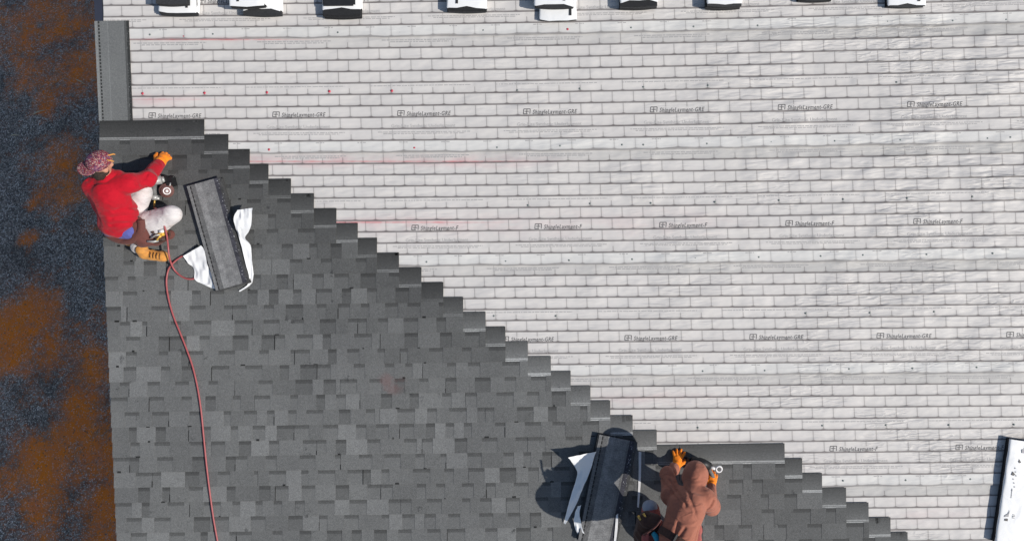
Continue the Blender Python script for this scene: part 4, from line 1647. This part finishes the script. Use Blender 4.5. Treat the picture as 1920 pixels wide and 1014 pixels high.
vv = [(.145 - Wb / 2 + (p[1] / .72 - .5) * .022, .98 - .085 + p[0] / wx * .06, .0712) for p in v]
mesh_obj('lettering', vv, f, m_mark, wr_, local=True)


# opened stacks of shingles
def open_stack(corners, z0, th, label, seed):
    """corners TL,TR,BR,BL in pixels at the top surface"""
    rg = random.Random(seed)
    tl_, tr_, br_, bl_2 = [P(x, y, z0 + th) for x, y in corners]
    c = (tl_ + tr_ + br_ + bl_2) / 4
    dv = ((tl_ + tr_) - (bl_2 + br_))
    rz = math.atan2(-dv.x, dv.y)
    Lg, Wd = dv.length / 2, ((tr_ + br_) - (tl_ + bl_2)).length / 2
    t = thing('shingle_stack', label, 'shingle stack', (c.x, c.y, z0), 'opened stacks of shingles', rz)
    n = max(3, int(th / .006))
    for i in range(n):
        top = i == n - 1
        mb = MB()
        off = rg.uniform(-.007, .007), rg.uniform(-.009, .009)
        rr = rg.uniform(-.008, .008)
        za, zb = th * i / n, th * (i + 1) / n - .0003
        cs, sn = math.cos(rr), math.sin(rr)

        def pt(x, y):
            return (x * cs - y * sn + off[0], x * sn + y * cs + off[1])
        segs = [(-.5, -.42, .15, 1), (-.42, -.385, .02, 2), (-.385, -.26, .095, 1), (-.26, -.08, .17, 1), (-.08, .24, .165, 1), (.24, .30, .13, 1), (.30, .42, .040, 3), (.42, .5, .05, 1)]
        if not top:
            segs = [(-.5, .5, .05, 1)]
        for (a, b_, cc, kind) in segs:
            k = 24 if kind in (2, 3) else 1
            for j in range(k):
                ya, yb = -Lg / 2 + Lg * j / k, -Lg / 2 + Lg * (j + 1) / k
                col = cc * rg.uniform(.9, 1.1)
                aa, bb = a, b_
                if kind == 2:
                    gap = (yb - ya) * .3
                    q4 = [pt(aa * Wd, ya), pt(bb * Wd, ya), pt(bb * Wd, yb - gap), pt(aa * Wd, yb - gap)]
                    mb.quadbox(q4, za, zb + .0006, (col, col, col * 1.05, 1))
                    q4 = [pt(aa * Wd, yb - gap), pt(bb * Wd, yb - gap), pt(bb * Wd, yb), pt(aa * Wd, yb)]
                    mb.quadbox(q4, za, zb, (.08, .08, .08, 1))
                else:
                    q4 = [pt(aa * Wd, ya), pt(bb * Wd, ya), pt(bb * Wd, yb), pt(aa * Wd, yb)]
                    mb.quadbox(q4, za, zb, (col, col, col * (1.25 if kind == 3 else 1.02), 1))
        if top:
            for j in range(60):
                a = rg.uniform(.34, .45) * Wd
                y = rg.uniform(-.48, .48) * Lg
                w, h_ = rg.uniform(.002, .005), rg.uniform(.004, .012)
                q4 = [pt(a, y), pt(a + w, y), pt(a + w, y + h_), pt(a, y + h_)]
                g_ = rg.uniform(.12, .4)
                mb.quadbox(q4, zb - .0003, zb + .0005, (g_, g_, g_ * 1.08, 1))
        mb.build('top_shingle' if top else 'stacked_shingle', M_BACK, t, local=True)
    return t


open_stack([(352, 349), (413, 335), (470, 530), (404, 545)], .026, .058, 'opened stack of dark shingles on white wrapper beside the worker in red', 5)
open_stack([(1123, 817), (1193, 826), (1156, 1024), (1082, 1014)], .026, .058, 'opened stack of dark shingles in the shadow of the hooded roofer', 8)


def sheet(name, left, right, mat, label, n=30, m=14, crump=.010, seed=1, cat='wrapper', grp=None, lift=0.0):
    """crumpled film between two edge lines given as (px, py, z)"""
    Ls = spline([P(*p) for p in left], 12)
    Rs = spline([P(*p) for p in right], 12)

    def samp(c, t):
        f = t * (len(c) - 1)
        i = min(int(f), len(c) - 2)
        return c[i].lerp(c[i + 1], f - i)
    vv = []
    for j in range(n + 1):
        a, b_ = samp(Ls, j / n), samp(Rs, j / n)
        for i in range(m + 1):
            vv.append(a.lerp(b_, i / m))
    arr = np.array([list(v) for v in vv])
    nz = 1 - 2 * np.abs(vnoise(arr * np.array([1.6, .8, 1]), 17, seed))
    arr[:, 2] += crump * nz + lift
    arr[:, 0] += crump * .25 * vnoise(arr, 30, seed + 2)
    arr[:, 2] = np.maximum(arr[:, 2], .027)
    ff = [(j * (m + 1) + i, (j + 1) * (m + 1) + i, (j + 1) * (m + 1) + i + 1, j * (m + 1) + i + 1) for j in range(n) for i in range(m)]
    lo = Vector((arr[:, 0].mean(), arr[:, 1].mean(), .026))
    o = mesh_obj(name, arr.tolist(), ff, mat, None, True, loc=lo)
    o['label'] = label
    o['category'] = cat
    if grp:
        o['group'] = grp
    return o


W1 = sheet('plastic_wrapper', [(344, 480, .055), (352, 492, .05), (364, 505, .04), (366, 524, .035), (384, 534, .035), (399, 541, .03)],
           [(378, 460, .075), (384, 470, .07), (388, 490, .07), (394, 510, .06), (399, 526, .05), (404, 541, .04)], M_WRAP,
           'torn white plastic wrapper spilling from the left side of the sunlit open stack', crump=.012, seed=3, grp='torn bundle wrappers')
W2 = sheet('plastic_wrapper', [(446, 394, .15), (438, 408, .16), (442, 428, .14), (449, 446, .09), (452, 458, .085), (461, 495, .08), (468, 528, .05), (448, 545, .04)],
           [(473, 390, .16), (472, 408, .16), (469, 430, .14), (460, 446, .10), (470, 460, .08), (473, 490, .07), (474, 528, .05), (450, 547, .035)], M_WRAP,
           'twisted white plastic wrapper standing up along the right side of the sunlit open stack', crump=.012, seed=8, grp='torn bundle wrappers')
W3 = sheet('plastic_wrapper', [(1065, 857, .17), (1072, 866, .14), (1082, 884, .09), (1078, 905, .08), (1070, 930, .08), (1063, 955, .06), (1057, 980, .04)],
           [(1118, 846, .12), (1113, 860, .11), (1108, 878, .10), (1099, 900, .09), (1090, 922, .09), (1080, 946, .07), (1060, 982, .045)], M_WRAP,
           'long pointed white wrapper in blue shade, left of the shadowed stack', crump=.008, seed=12, grp='torn bundle wrappers')
W4 = sheet('plastic_wrapper', [(1083, 948, .09), (1078, 962, .08), (1076, 978, .07), (1080, 994, .06), (1090, 1010, .05), (1108, 1016, .05)],
           [(1090, 946, .09), (1086, 958, .09), (1089, 976, .09), (1093, 992, .08), (1100, 1006, .07), (1114, 1014, .06)], M_WRAP,
           'narrow twisted white wrapper in sunlight at the lower left of the shadowed stack', crump=.012, seed=15, grp='torn bundle wrappers')
W5 = sheet('release_strip', [(1197.5, 846, .034), (1197, 900, .034), (1194.5, 950, .034)], [(1202.5, 847, .036), (1201.5, 900, .036), (1198, 951, .036)], M_LIGHT,
           'thin straight white plastic strip lying right of the shadowed stack', m=3, crump=.002, seed=3, cat='plastic strip')
W6 = sheet('release_strip', [(1155, 965, .092), (1153, 990, .092), (1151, 1014, .092), (1148, 1040, .092)], [(1159, 962, .094), (1158, 990, .094), (1155, 1014, .094), (1152, 1040, .094)], M_LIGHT,
           'pale plastic strip along the right edge on top of the shadowed stack', m=3, crump=.002, seed=5, cat='plastic strip')

# dry straws on the gravel
m_straw = simple('dry straw', (0.62, 0.52, 0.36), 0.8)
for (a, b_, c, d, lab) in ((146, 152, 161, 160, 'short pale twig on the clay patch near the top of the gravel'), (66, 216, 86, 209, 'pale twig on the gravel left of the starter strip'), (24, 256, 38, 256, 'small pale stick on gravel at the left border'), (152, 118, 154, 108, 'thin upright straw above the short pale twig')):
    A, B = Minv @ ground_hit(a, b_), Minv @ ground_hit(c, d)
    t = MB()
    n_ = M.inverted().to_3x3() @ Vector((0, 0, 1))
    up_ = n_ * .04
    t.tube([A + up_, (A + B) / 2 + up_ * 1.5, B + up_], [.009, .010, .006], 6)
    mid = (A + B) / 2
    o = t.build('twig', m_straw, None, True, loc=mid)
    o['label'] = lab
    o['category'] = 'twig'
    o['group'] = 'dry twigs on the gravel'

#ENDPART2
# ---------------------------------------------------------------- finish: lay the roof frame down at its pitch
for o in TOPS:
    o.matrix_world = M @ (Matrix.Translation(o.location) @ o.rotation_euler.to_matrix().to_4x4())
